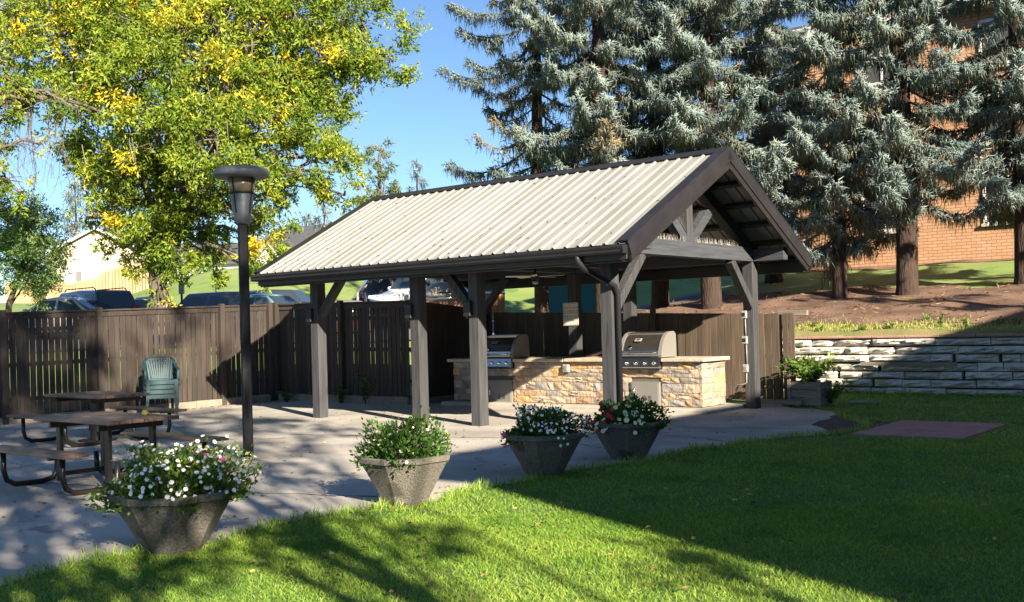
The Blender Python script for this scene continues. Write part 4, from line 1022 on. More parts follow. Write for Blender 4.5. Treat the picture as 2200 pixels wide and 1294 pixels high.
put_car(345, 44.0, 10, 'silver sedan parked behind the big tree trunk', 'paint_silver', 4.6, 1.8, 1.46, 'sedan')
put_car(300, 49, 20, 'small dark car far behind the roof-rail estate', 'paint_black', 4.4, 1.8, 1.5, 'suv')
put_car(462, 46.0, 172, 'dark grey minivan behind the lamp post', 'paint_dark', 5.0, 1.95, 1.78, 'van', dz=-.15)
put_car(590, 41.5, -28, 'pale teal sedan between lamp post and shelter', 'paint_teal', 4.5, 1.8, 1.44, 'sedan', dz=.02)
put_car(612, 48, -10, 'black car with a low roof behind the teal sedan', 'paint_black', 4.5, 1.8, 1.55, 'suv', dz=.2)
put_car(918, 39.8, -132, 'white car seen from the front between the shelter posts', 'paint_white', 4.5, 1.85, 1.70, 'suv', dz=.48)
put_car(838, 47, -165, 'maroon vehicle with dark windows behind the white car', 'paint_maroon', 4.9, 1.95, 1.95, 'van', dz=.35)

# ------------------------------------------------------------------ deep waste containers
def molok(px, Y, R, h, label, wood, lid, dz=0):
    X = at_px(px, Y); t = thing('waste_container', label, 'container', (X, Y, tz(X, Y) + dz), 0, 'round slat-clad waste containers'); n = int(2 * math.pi * R / .13)
    for k in range(n):
        a = 2 * math.pi * k / n; w = 2 * math.pi * R / n * .47
        s = MB().box((-w, -.015, 0), (w, .015, h), .004).build('slat', wood, t); s.location = (R * math.sin(a), -R * math.cos(a), 0); s.rotation_euler = (0, 0, a)
    MB().lathe([(R * .97, 0), (R * .97, h)], 24).build('core', 'black', t)
    MB().lathe([(R + .03, h + .002), (R + .04, h + .05), (R + .03, h + .13), (R, h + .14)], 32).build('band', 'steel', t, 'auto')
    MB().lathe([(R + .01, h + .14), (R - .02, h + .22), (R * .9, h + .22 + lid * .5), (R * .55, h + .2 + lid), (0, h + .25 + lid)] if lid > .12 else [(R + .01, h + .14), (R + .01, h + .26), (R - .05, h + .30), (0, h + .33)], 32).build('lid', 'steel_dull', t, True)
    MB().box((-.22, -R - .02, h + .25), (.22, -R + .25, h + .27), .005).build('flap', 'dark_metal', t)
    return t
molok(958, 36.6, .80, .95, 'silver-domed waste container behind the shelter, between front posts', 'molok_brown', .40, .0)
molok(1063, 46, .46, 1.15, 'narrow orange slat-clad container with grey lid beyond the fence', 'molok_wood', .10, .1)
molok(746, 36, .88, .60, 'low silver-lidded container just above the fence rail', 'molok_brown', .25, 0)
ub = thing('utility_box', 'teal metal utility cabinet on the slope behind the notice sign', 'cabinet', (at_px(1240, 40), 40, 2.0), -.25)
MB().box((-1.1, -.6, 0), (1.1, .6, 1.55), .03).build('cabinet', 'teal_metal', ub); MB().box((-1.16, -.66, 1.552), (1.16, .66, 1.63), .02).build('lid', 'teal_metal', ub)
MB().box((-.01, -.612, .1), (.01, -.602, 1.5)).build('door_seam', 'black', ub); MB().box((-1.2, -.7, -.7), (1.2, .7, -.002)).build('plinth', 'pad_conc', ub)

# parking posts
for (px, Y, hh, lb) in ((392, 40, 1.75, 'parking post with white box left of the lamp post'), (466, 50, 2.3, 'thin pole with white tag in the lot behind the lamp post')):
    X = at_px(px, Y); t = thing('parking_post', lb, 'post', (X, Y, tz(X, Y)), 0)
    MB().tube([(0, 0, 0), (0, 0, hh)], .045, 8).build('pole', 'pole_metal', t)
    MB().box((-.09, -.08, hh * (.86 if hh < 2 else .3)), (.09, .08, hh * (1.08 if hh < 2 else .46)), .01).build('meter_head', 'white_plastic', t)
for dx in (0, .32):
    X = at_px(766, 42) + dx; t = MB().tube([(0, 0, 0), (0, 0, 1.42), (.0, 0, 1.45)], .05, 8).build('bollard', 'white_plastic'); t.location = (X, 42.5, tz(X, 42.5)); tag(t, ('left' if dx == 0 else 'right') + ' one of two white guard posts above the fence rail', 'bollard')

# ------------------------------------------------------------------ houses on the hill
def gable_house(loc, rz, Wd, Hw, Dp, pitch, wallm, roofm, label, wins, band=None):
    b = thing('house', label, 'house', loc, rz); rise = Wd / 2 * pitch
    MB().prism([(0, -1), (Wd, -1), (Wd, Hw), (Wd / 2, Hw + rise), (0, Hw)], 0, Dp, 1).build('wall', wallm, b)
    for s in (0, 1):
        a = (-.5, Hw - .5 * pitch) if s == 0 else (Wd + .5, Hw - .5 * pitch); e = (Wd / 2, Hw + rise)
        MB().prism([(a[0], a[1] + .02), (e[0], e[1] + .02), (e[0], e[1] + .26), (a[0], a[1] + .26)], -.5, Dp + .5, 1).build('roof', roofm, b)
        MB().prism([(a[0], a[1] + .0), (e[0], e[1] + .0), (e[0], e[1] + .30), (a[0], a[1] + .30)], -.56, -.505, 1).build('barge_board', 'white_wall', b)
    for (x, z, w, h, kind) in wins:
        if kind == 'w':
            wo = MB().box((x - .1, -.05, z - .1), (x + w + .1, .02, z + h + .1)).build('window', 'white_wall', b); MB().box((x, -.06, z), (x + w, -.051, z + h)).build('pane', 'white_wall', wo)
        elif kind == 's': MB().box((x, -.06, z), (x + w, -.002, z + h)).build('shutter', 'shutter', b)
        else:
            wo = MB().box((x - .1, -.05, z - .1), (x + w + .1, .02, z + h + .1)).build('window', 'white_wall', b); MB().box((x, -.06, z), (x + w, -.051, z + h)).build('pane', 'window_glass', wo)
    if band: MB().box((-.3, -.35, band), (Wd + .2, -.01, band + .35)).build('ledge', 'shutter', b)
    return b
HX = at_px(112, 108)
gable_house((HX, 107, 4.9), .05, 10.2, 5.3, 10, .52, 'cream', 'shingle_brown', 'cream two-storey house with gable roof at the far left', [(1.9, 2.45, .95, 1.35, 'w'), (2.95, 2.4, .55, 1.3, 's'), (5.65, 2.5, .45, 1.1, 's'), (6.25, 2.45, 1.3, 1.25, 'w'), (7.75, 2.5, .45, 1.1, 's'), (1.6, -.3, 1.3, .6, 'g'), (4.4, -.55, 1.1, .35, 'w'), (5.8, -.55, .6, .35, 'w')], .75)
gable_house((at_px(530, 95), 95, 5.9), 1.45, 9, 2.4, 10, .42, 'white_wall', 'shingle_dark', 'white house with dark roof behind the lamp post', [(5, .6, 1.2, 1.1, 'g')])
gable_house((at_px(700, 118), 118, 6.6), 1.15, 8, 4.6, 9, .72, 'tan_vinyl', 'shingle_dark', 'dark-roofed house behind the left end of the shelter roof', [(3, 3, 1.2, 1.2, 'g')])
# cedar fence in front of the cream house
cf = thing('cedar_fence', 'orange cedar board fence below the cream house', 'fence', (0, 0, 0), 0); r = random.Random(8); px = 14; k = 0
while px < 352:
    Yc = 100 - (px - 14) * .05; w = 7.2 * Yc / 2247; X = at_px(px, Yc); zc = 1.65 + (704.4 - .0265 * (px - 1100) - np.interp(px, [0, 150, 215, 330, 360], [648, 640, 634, 616, 612])) / 2247 * Yc
    b = MB().box((0, -.03, -.6), (w - .012, .03, np.interp(px, [0, 90, 145, 214, 216, 250, 360], [1.75, 1.75, 1.3, 1.5, 1.9, 2.1, 2.1]) + r.uniform(-.03, .03))).build('board', 'cedar', cf); b.location = (X, Yc + r.uniform(-.02, .02), zc); px += 7.2
# ------------------------------------------------------------------ trees
def px_at(px, py, Y):
    """world point on the line of sight of a photo pixel at depth Y (used only to read positions off)"""
    u = px - 1100; v = py - 694.5; c, s = math.cos(.0265), math.sin(.0265); x = (c * u - s * v) / 2247.2; up = -(s * u + c * v) / 2247.2; p = -.0044
    d = (x, math.cos(p) + up * math.sin(p), -math.sin(p) + up * math.cos(p)); t = Y / d[1]
    return vec((t * d[0], Y, 1.65 + t * d[2]))
def limb(mb, pts, r0, r1, n=7):
    m = len(pts); mb.tube(pts, [r0 + (r1 - r0) * (k / (m - 1)) ** .8 for k in range(m)], n, False)
def curve_pts(a, b, sag, rng, n=5, jit=.12):
    a = vec(a); b = vec(b); L = np.linalg.norm(b - a); out = []
    for k in range(n):
        t = k / (n - 1); p = a + (b - a) * t + vec((0, 0, sag * 4 * t * (1 - t)))
        if 0 < k < n - 1: p = p + rng.normal(size=3) * jit * L * .25
        out.append(tuple(p))
    return out
def sprigs(blobs, rng, dens, per, leaf, spread=.35, droop=.25, inner=.5, clump=.17):
    """leaf clusters spread through blobs (cx,cy,cz,rx,ry,rz,yellow)"""
    Ps = []; Ds = []; Va = []; Sp = []
    for (cx, cy, cz, rx, ry, rz, yl) in blobs:
        n = max(6, int(dens * (rx * ry + ry * rz + rx * rz) / 3)); m_ = max(4, int(n / 8)); d0 = unit(rng.normal(size=(m_, 3)))
        q = rng.uniform(inner, 1.08, m_) ** .6
        lump = 1 + .22 * np.sin(d0[:, 0] * 4.7 + cx) * np.sin(d0[:, 1] * 4.1 + cy) + .18 * np.sin(d0[:, 2] * 6.3 + cz * 2)
        C_ = d0 * (q * lump)[:, None] * vec((rx, ry, rz)); ci_ = rng.integers(0, m_, n); cs = clump * (rx + ry + rz) / 3
        P = vec((cx, cy, cz)) + C_[ci_] + rng.normal(size=(n, 3)) * vec((cs, cs, cs * .6)); d = unit(C_[ci_] / vec((rx, ry, rz)) + rng.normal(size=(n, 3)) * .3)
        S = unit(d * .7 + rng.normal(size=(n, 3)) * .5 + vec((0, 0, -droop)))
        cb_ = rng.normal(.35, .10, m_) + np.where(rng.random(m_) < yl, rng.uniform(.2, .42, m_), 0); base = np.clip(cb_[ci_] + rng.normal(0, .05, n), 0, 1)
        Sp.append(np.concatenate([P, S], 1))
        for k in range(per):
            t = rng.uniform(0, 1, n)[:, None]; Ps.append(P + S * t * spread + rng.normal(size=(n, 3)) * .05)
            Ds.append(S * .55 + rng.normal(size=(n, 3)) * .75 + vec((0, 0, -droop * .8))); Va.append(np.clip(base + rng.normal(0, .07, n), 0, 1))
    P = np.concatenate(Ps); D = np.concatenate(Ds); v = np.concatenate(Va); m = len(P)
    return leaf_arrays(P, D, rng.uniform(.7, 1.3, m) * leaf, rng.uniform(.14, .20, m) * leaf, v, rng), np.concatenate(Sp)
def broad_tree(name, label, base, trunk_pts, r0, blobs, seed, dens, per, leaf, mat, bark, twigs=600, cat='tree', group=None, spread=.35, droop=.25, limb_from=None, bare=0, inner=.45):
    rng = np.random.default_rng(seed); base = vec(base); t = thing(name, label, cat, tuple(base), 0, group)
    mb = MB(); tp = [vec(p) - base for p in trunk_pts]; limb(mb, [tuple(p) for p in tp], r0, r0 * .42, 14)
    rt = MB(); bl = [(b[0] - base[0], b[1] - base[1], b[2] - base[2]) + tuple(b[3:]) for b in blobs]
    (V, F, v), S = sprigs(bl, rng, dens, per, leaf, spread, droop, inner)
    for b in bl:
        k = int(rng.integers(max(0, len(tp) - 4), len(tp))); j = tp[k]; c = vec(b[:3]); low = j[2] > c[2] + .5
        if low: j = tp[max(1, len(tp) // 2)]
        pts = curve_pts(j, c, .18 * np.linalg.norm(c - j) * (1 if c[2] > j[2] else .5), rng, 6); limb(mb, pts, r0 * .30, .03, 7)
        for q in range(5):
            dd = unit(rng.normal(size=3)) * vec(b[3:6]) * .8; limb(mb, curve_pts(pts[int(rng.integers(3, 6))], c + dd, .12, rng, 4), .035, .008, 5)
    tag(mb.build('trunk', bark, t, True), None)
    idx = rng.choice(len(S), min(twigs, len(S)), replace=False)
    for i in idx:
        p = S[i, :3]; d = S[i, 3:]; rt.tube([tuple(p - d * .5 + rng.normal(size=3) * .12), tuple(p - d * .1), tuple(p + d * .3)], [.010, .007, .003], 4, False)
    tag(rt.build('twigs', 'twig_grey', t), kind='stuff')
    tag(np_mesh('crown', V, F, v, mat, t), kind='stuff')
    return t
def blob(px, py, Y, rpx, yl=0.0, fy=1.0, fz=1.0):
    c = px_at(px, py, Y); r = rpx / 2247.2 * Y; return (c[0], c[1], c[2], r, r * fy, r * fz, yl)
rb = random.Random(4)
AY = 30.0
ash_blobs = [blob(*b) for b in [
    (110, 40, 29, 120, .25), (250, 55, 28.5, 110, .32), (330, 40, 31, 110, .1), (470, 70, 28.5, 110, .28), (590, 40, 29.5, 120, .12), (700, 30, 30, 120, .04), (790, 70, 30, 85, .0), (835, 115, 30, 48, .0),
    (60, 140, 31, 75, .05), (180, 150, 28, 100, .05), (330, 170, 27.5, 110, .10), (480, 190, 28, 95, .18), (600, 150, 30, 100, .06), (690, 140, 31, 90, .03), (640, 230, 30, 80, .15),
    (215, 265, 29, 90, .0), (350, 290, 27, 110, .08), (470, 300, 27, 100, .08), (580, 290, 28.5, 85, .05), (690, 260, 30.5, 60, .12), (650, 340, 29, 70, .0), (710, 310, 30, 45, .0),
    (230, 380, 29, 75, .08), (300, 430, 29.5, 90, .15), (400, 420, 30, 80, .0), (270, 480, 29.5, 60, .28), (470, 470, 30, 65, .0), (360, 510, 30, 70, .0), (560, 420, 29.5, 55, .05), (330, 560, 30.2, 45, .0),
    (720, 370, 29, 45, .0), (740, 420, 29, 36, .0), (680, 390, 29, 30, .1), (560, 520, 29.2, 48, .40), (590, 480, 29.4, 38, .25), (545, 580, 29, 30, .12), (460, 560, 30.5, 32, .0), (200, 330, 30.5, 60, .0), (310, 530, 29.5, 46, .0), (400, 540, 29.6, 42, .0), (265, 535, 30, 36, .05), (440, 520, 30, 44, .0), (355, 570, 29.5, 26, .0), (346, 640, 29.6, 13, .2),
    (150, -120, 30, 150, .1), (400, -130, 30, 170, .1), (620, -110, 30, 150, .05), (400, -330, 30, 200, .0), (250, 90, 32.5, 130, .0), (480, 120, 32.5, 140, .0), (560, 220, 32, 110, .0), (400, 340, 32.5, 110, .0)]]
tb_ = px_at(345, 690, 30)
broad_tree('ash_tree', 'big ash tree with yellow-green leaves leaning over the fence', (tb_[0], 30, 1.0), [px_at(346, 720, 30), px_at(344, 650, 30), px_at(338, 600, 30), px_at(342, 560, 30), px_at(352, 500, 30), px_at(360, 400, 30), px_at(370, 250, 30), px_at(390, 80, 30), px_at(400, -150, 30)], .31, ash_blobs, 11, 150, 17, .145, 'ash_leaf', 'bark_ash', 900)
# left tree whose branch reaches into the picture, with long bare hanging twigs
lt_blobs = [blob(*b) for b in [(20, 60, 27, 80, .0), (40, 170, 27, 70, .0), (-40, 120, 27, 120, .05), (100, 200, 27.5, 40, .05), (-30, 330, 27, 60, .0), (20, 390, 27, 35, .0), (-120, 230, 27, 130, .0), (-200, 60, 27, 200, .0), (-80, -120, 27, 170, .0), (85, 310, 27, 22, .5), (50, 420, 27, 25, 0), (55, 215, 26.8, 28, .05), (120, 225, 26.8, 26, .1), (165, 235, 26.8, 30, .1), (10, 230, 26.8, 30, 0)]]
lt = broad_tree('leafy_tree', 'dark leafy tree reaching in from the left edge with hanging twigs', (px_at(-160, 700, 27)[0], 27, .3), [px_at(-160, 740, 27), px_at(-160, 500, 27), px_at(-165, 250, 27), px_at(-150, 20, 27), px_at(-140, -200, 27)], .28, lt_blobs, 12, 100, 14, .14, 'ash_leaf', 'bark_ash', 160)
hb = MB(); rng = np.random.default_rng(5); lb0 = vec(lt.location)
limb(hb, [tuple(px_at(a, b, 27) - lb0) for a, b in ((-160, 300), (-20, 228), (40, 214), (110, 208), (180, 225), (240, 250))], .11, .03, 8)
for k in range(14):
    x0 = rng.uniform(20, 150); pts = []; x = x0; y = 225 + rng.uniform(-10, 30)
    for q in range(6): pts.append(tuple(px_at(x, y, 27 + rng.uniform(-.1, .1)) - lb0)); x += rng.uniform(-9, 9); y += rng.uniform(22, 46)
    limb(hb, pts, .016, .004, 4)
    for q in range(3):
        p = vec(pts[int(rng.integers(1, 5))]); limb(hb, [tuple(p), tuple(p + vec((rng.uniform(-.35, .35), 0, -rng.uniform(.1, .5)))), tuple(p + vec((rng.uniform(-.5, .5), 0, -rng.uniform(.4, .9))))], .008, .003, 4)
hb.build('hanging_limb', 'bark_ash', lt, True)
# shrubby tree and bush at the left edge
sb0 = px_at(30, 690, 33)
st_b = [blob(*b) for b in [(30, 500, 33, 55, .1), (90, 490, 33, 42, .1), (0, 560, 32.5, 60, .0), (70, 550, 32.5, 55, .05), (110, 545, 33, 32, .15), (40, 455, 33, 42, .05), (-40, 480, 33, 70, .0), (100, 590, 33.5, 30, .0), (60, 600, 34, 40, .0)]]
broad_tree('shrub_tree', 'multi-stemmed green shrub tree at far left beyond the fence', (sb0[0], 33, .9), [px_at(12, 730, 33), px_at(20, 650, 33), px_at(45, 590, 33), px_at(60, 540, 33)], .12, st_b, 13, 330, 13, .12, 'shrub_leaf', 'dark_stem', 120, droop=.1)
bb = [blob(*b) for b in [(85, 600, 60, 24, .5), (110, 608, 60, 22, .3), (70, 622, 60, 20, .4), (125, 625, 60, 14, .2), (95, 630, 60, 20, .4)]]
broad_tree('bush', 'yellow-green bush before the cream house', tuple(px_at(95, 655, 60)), [px_at(95, 655, 60), px_at(95, 630, 60)], .08, bb, 14, 70, 12, .18, 'shrub_leaf', 'dark_stem', 20, 'bush')
# hedge bushes on top of the grass bank
for k, (px, py, R_) in enumerate([(375, 588, 24), (405, 580, 28), (440, 576, 26), (468, 586, 18)]):
    bb = [blob(px, py, 72, R_, .25), blob(px + 12, py + 8, 72, R_ * .7, .3), blob(px - 12, py + 10, 72, R_ * .7, .1)]
    broad_tree('bush', ['leftmost', 'second', 'third', 'rightmost'][k] + ' rounded green bush of the row on the grass bank', tuple(px_at(px, py + R_ + 6, 72)), [px_at(px, py + R_ + 8, 72), px_at(px, py, 72)], .1, bb, 40 + k, 60, 10, .24, 'shrub_leaf', 'dark_stem', 10, 'bush', 'bushes on the grass bank')
# far trees on the skyline
fb = [blob(*b) for b in [(815, 330, 90, 32, .3), (835, 370, 90, 30, .1), (800, 390, 90, 34, .35), (825, 420, 90, 34, .2), (780, 430, 90, 28, .3), (850, 420, 90, 18, .1), (770, 470, 90, 30, .3), (810, 470, 90, 40, .2)]]
broad_tree('poplar_tree', 'pale slender poplar on the skyline beside the ash crown', tuple(px_at(815, 560, 90)), [px_at(815, 580, 90), px_at(815, 450, 90), px_at(815, 330, 90)], .3, fb, 15, 26, 12, .30, 'far_leaf', 'bark_ash', 40, inner=.2)

def spruce(label, pos, H, R, z0, seed, dens=1.0, trunk=.3, lean=0.0, dead=.06, vis_top=10.2, name='spruce_tree', twl=1.0, group='blue spruces on the bank', bias=None):
    rng = np.random.default_rng(seed); t = thing(name, label, 'tree', pos, 0, group)
    mb = MB(); tp = [(0, 0, -.3)] + [(lean * k / 8 + .04 * math.sin(k * 1.7 + seed), .03 * math.cos(k * 2.1), H * k / 8) for k in range(1, 9)]
    rs = [trunk * 1.25] + [trunk * (1 - k / 8) ** .8 + .015 for k in range(1, 9)]; mb.tube([(0, 0, -.4)] + [(0, 0, .25)] + tp[1:], [trunk * 1.4, trunk * 1.02] + rs[1:], 12, False)
    P_, D_, L_, R_, V_ = [], [], [], [], []
    z = z0; a = rng.uniform(0, 6.28); br = MB()
    while z < H - .2:
        hi = z > vis_top; a += 2.4 + rng.uniform(-.35, .35)
        fr_ = (H - z) / (H - z0); Lb = R * (fr_ ** .75) * (rng.uniform(.22, .45) if rng.random() < .30 else rng.uniform(.55, 1.14)) * (1 if z > z0 + 1.2 else .85)
        if bias is not None: Lb *= 1 + bias[1] * max(0, math.cos(a - bias[0]))
        isdead = rng.random() < dead; lv = rng.uniform(-.16, .08); oliv = rng.random() < .22; drop = -.16 - .24 * fr_ + rng.uniform(-.12, .10); n = 9; ts = np.linspace(0, 1, n)
        o = vec((np.interp(z, [0, H], [0, lean]), 0, z)); dirh = vec((math.cos(a), math.sin(a), 0))
        path = np.array([o + dirh * Lb * q + vec((0, 0, Lb * (drop * 1.9 * q - drop * 1.3 * q ** 2.6 + .10 * q ** 4))) for q in ts])
        br.tube([tuple(p) for p in path], [max(.006, (.016 + .011 * Lb) * (1 - q * .85)) for q in ts], 5, False)
        side = vec((-math.sin(a), math.cos(a), 0)); nb = int((10 if hi else 30) * Lb * .9 * dens * (.55 if isdead else 1)) + 4
        tq = rng.uniform(.05, 1.0, nb) ** .8
        C0 = np.stack([np.interp(tq, ts, path[:, i]) for i in range(3)], 1)
        sg = np.where(rng.random(nb) < .5, -1, 1); ll = (.26 + .42 * Lb * .33) * (1.12 - tq * .75) * rng.uniform(.5, 1.25, nb) * twl
        bd = unit(dirh * .75 + side * (sg * rng.uniform(.3, 1.1, nb))[:, None] + vec((0, 0, 0)) + rng.normal(size=(nb, 3)) * .12 + vec((0, 0, -.16)))
        for q in (np.linspace(.15, 1, 4) if hi else np.linspace(.08, 1, 7)):
            B = C0 + bd * (ll * q)[:, None] + vec((0, 0, -1)) * (ll * q * q * .28)[:, None]
            # fingers pointing along the branchlet
            m = nb; P_.append(B + rng.normal(size=(m, 3)) * .02); D_.append(bd + rng.normal(size=(m, 3)) * .45 + vec((0, 0, .12))); L_.append(rng.uniform(.10, .22, m) * twl); R_.append(rng.uniform(.013, .022, m) * twl)
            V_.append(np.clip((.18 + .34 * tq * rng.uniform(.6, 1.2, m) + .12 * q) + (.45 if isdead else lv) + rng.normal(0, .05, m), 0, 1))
            # curtains of hanging twigs
            P_.append(B + rng.normal(size=(m, 3)) * .03); D_.append(vec((0, 0, -1)) + rng.normal(size=(m, 3)) * .24); L_.append(rng.uniform(.12, .55, m) * (1.15 - .5 * tq) * twl); R_.append(rng.uniform(.011, .018, m) * twl)
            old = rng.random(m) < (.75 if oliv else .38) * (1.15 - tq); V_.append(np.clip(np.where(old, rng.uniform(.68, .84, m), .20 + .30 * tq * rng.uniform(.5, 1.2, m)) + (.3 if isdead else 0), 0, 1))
        k = 16; q = rng.uniform(.82, 1.0, k); P0 = np.stack([np.interp(q, ts, path[:, i]) for i in range(3)], 1)
        P_.append(P0); D_.append(dirh + rng.normal(size=(k, 3)) * .5 + vec((0, 0, .35))); L_.append(rng.uniform(.12, .22, k)); R_.append(rng.uniform(.018, .026, k)); V_.append(np.clip(rng.uniform(.42, .60, k) + (.4 if isdead else lv * .5), 0, 1))
        z += (.40 if hi else .088) / (dens if not hi else 1) * rng.uniform(.6, 1.4)
    tag(mb.build('trunk', 'bark_spruce', t, True)); tag(br.build('branches', 'dark_stem', t), kind='stuff')
    P = np.concatenate(P_); n = len(P)
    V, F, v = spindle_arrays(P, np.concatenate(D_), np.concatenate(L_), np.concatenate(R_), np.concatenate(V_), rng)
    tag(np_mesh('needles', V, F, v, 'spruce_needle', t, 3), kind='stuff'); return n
def sp_pos(px, Y):
    X = (px - 1100) / 2247.2 * Y; return (X, Y, float(terrain(*toloc(X, Y))) - .03)
cnt = 0
cnt += spruce('leftmost blue spruce, its bare tips against the blue sky', sp_pos(1165, 33.5), 17, 3.6, 2.6, 1, .70, .24, dead=.32, bias=(3.14, .25), vis_top=12.2)
cnt += spruce('blue spruce directly behind the middle of shelter roof', sp_pos(1300, 31), 17, 3.7, 2.9, 2, .95, .28)
cnt += spruce('blue spruce behind the upper right of the shelter roof', sp_pos(1420, 33), 17, 3.7, 2.9, 12, .85, .28)
cnt += spruce('tall blue spruce behind the peak of shelter roof', sp_pos(1530, 30.5), 18, 3.8, 2.7, 3, 1.0, .30)
cnt += spruce('blue spruce standing farther back right of shelter roof peak', sp_pos(1665, 34.5), 18, 3.6, 2.6, 4, .8, .28)
cnt += spruce('slender blue spruce with branches drooping almost to the ground', sp_pos(1806, 29), 16, 2.6, 1.4, 5, .90, .20)
cnt += spruce('big blue spruce with thick bare red-brown trunk on the bank', sp_pos(1951, 28), 18, 3.2, 2.8, 6, .85, .28)
cnt += spruce('blue spruce cut by the right edge of the picture', sp_pos(2205, 27), 18, 3.0, 2.4, 7, .85, .25)
spruce('open spruce to the right of the picture, shading the bank', (15.0, 17.3, .0), 11, 2.3, 2.6, 61, .34, .2, vis_top=30, group='spruces outside the picture')
spruce('second spruce to the right of the picture, shading the bank', (17.6, 20.6, .0), 12, 2.5, 2.6, 62, .34, .2, vis_top=30, group='spruces outside the picture')
spruce('small dark spruce top on the skyline right of the poplar', tuple(px_at(900, 530, 85)), 7.2, 2.2, .8, 8, .5, .14, name='spruce_tree', vis_top=0, twl=2.2, group='skyline spruces')
spruce('pale spruce top rising behind the left roof slope', tuple(px_at(700, 620, 110)), 9.5, 3.2, .8, 9, .4, .18, name='spruce_tree', vis_top=0, twl=3.0, group='skyline spruces')
spruce('tiny spruce tip over the dark-roofed house', tuple(px_at(660, 540, 140)), 5.5, 2.2, .5, 10, .4, .15, name='spruce_tree', vis_top=0, twl=3.2, group='skyline spruces')
spruce('olive spruce behind the cream house', tuple(px_at(165, 560, 125)), 10, 4.0, .6, 19, .4, .2, name='spruce_tree', vis_top=0, twl=3.4, group='skyline spruces')

# shade trees behind the viewpoint: they dapple the pavement, tables and near lawn
def shade_tree(label, x, y, H, blobs, seed, dens):
    broad_tree('shade_tree', label, (x, y, 0), [(x, y, -.2), (x + .1, y, H * .3), (x, y + .1, H * .6), (x - .1, y, H * .85)], .085, blobs, seed, dens, 10, .20, 'ash_leaf', 'bark_ash', 120, group='shade trees behind the viewpoint')
rr = random.Random(17)
def crown_blobs(x, y, zs, spread, n, r_, rq):
    return [(x + rq.uniform(-spread, spread), y + rq.uniform(-spread, spread), rq.uniform(*zs), r_ * rq.uniform(.6, 1.2), r_ * rq.uniform(.6, 1.2), r_ * rq.uniform(.4, .8), 0) for _ in range(n)]
SHADE = [('tall shade tree behind the viewpoint on its right', 4.9, -4.5, 2, 9), ('middle shade tree behind the viewpoint', 2.7, -4.8, 3, 10), ('left shade tree behind the viewpoint', .5, -4.6, 5, 10)]
for k, (lb, x, y, sd_, nn) in enumerate(SHADE):
    q = random.Random(sd_); bl_ = crown_blobs(x, y, (4.6, 7.5), 1.6, nn - 4, .7, q) + crown_blobs(x, y, (7.4, 12.5), 2.0, 22, .85, q) + crown_blobs(x, y, (11.5, 16.0), 2.0, 20, .95, q)
    if k == 0: bl_ += crown_blobs(x + 2.2, y, (9.5, 12.5), 1.0, 6, .8, q)
    shade_tree(lb + ', outside the picture', x, y, 15, bl_, 31 + k, 36)
# ------------------------------------------------------------------ grass, weeds, fallen leaves
rng = np.random.default_rng(77)
def blades(n, y0, y1, h, w, seed):
    g = np.random.default_rng(seed); Yv = y0 + (y1 - y0) * g.random(n) ** .8; Xv = (g.random(n) * 2 - 1) * (Yv * .53 + .3) + np.where(g.random(n) < .12, g.uniform(0, 2.4, n), 0)
    lx_, ly_ = toloc(Xv, Yv)
    ok = ~inpoly(lx_, ly_, ASPHW) & (ly_ < 9.3) & ~((lx_ < -3.2) & (lx_ > -4.7) & (ly_ > 1.2) & (ly_ < 3.36)) & ~((lx_ > 0) & (ly_ > 5)) & ~inpoly(lx_, ly_, patch)
    ok &= (lx_ < -1.3) | (ly_ > 5.2)
    Xv, Yv = Xv[ok], Yv[ok]; n = len(Xv); P = np.stack([Xv, Yv, np.zeros(n)], 1)
    patchy = .5 + .5 * np.sin(Xv * 2.1 + np.sin(Yv * 1.7) * 1.3) * np.sin(Yv * 1.9 + Xv * .8)
    ang = g.random(n) * 6.283; S = np.stack([np.cos(ang), np.sin(ang), np.zeros(n)], 1); B = np.stack([g.normal(0, .45, n), g.normal(0, .45, n), np.ones(n)], 1)
    hh = (h * g.uniform(.55, 1.25, n) * (.85 + .3 * patchy))[:, None]; ww = (w * g.uniform(.7, 1.3, n))[:, None]; B2 = B * vec((1.9, 1.9, .55))
    V = np.stack([P - S * ww, P + S * ww, P + B * hh * .55 + S * ww * .7, P + B * hh * .55 - S * ww * .7, P + (B * .55 + B2 * .5) * hh], 1)
    V[:, :, 2] = np.maximum(V[:, :, 2], .004); V = V.reshape(-1, 3)
    big = np.sin(Xv * .55 + 1.1 + .8 * np.sin(Yv * .37)) * np.sin(Yv * .48 - .6 + .5 * np.sin(Xv * .8)); cl = np.sin(Xv * 3.7 + Yv * 1.3) * np.sin(Yv * 3.1 - Xv * 1.9 + 2)
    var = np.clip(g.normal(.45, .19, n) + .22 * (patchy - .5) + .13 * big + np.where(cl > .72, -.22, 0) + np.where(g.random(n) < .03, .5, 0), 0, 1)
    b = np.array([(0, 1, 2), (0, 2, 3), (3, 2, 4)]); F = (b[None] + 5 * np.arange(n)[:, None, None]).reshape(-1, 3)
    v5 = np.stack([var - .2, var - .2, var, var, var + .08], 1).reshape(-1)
    return V, F, np.clip(v5, 0, 1)
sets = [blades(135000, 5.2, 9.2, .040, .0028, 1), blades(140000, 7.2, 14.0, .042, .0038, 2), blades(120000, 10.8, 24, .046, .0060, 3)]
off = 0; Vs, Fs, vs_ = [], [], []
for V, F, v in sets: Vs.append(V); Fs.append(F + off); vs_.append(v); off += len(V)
tag(np_mesh('lawn_grass', np.concatenate(Vs), np.concatenate(Fs), np.concatenate(vs_), 'grass_blade', None, 3), 'mown green grass of the lawn', 'grass', kind='stuff')
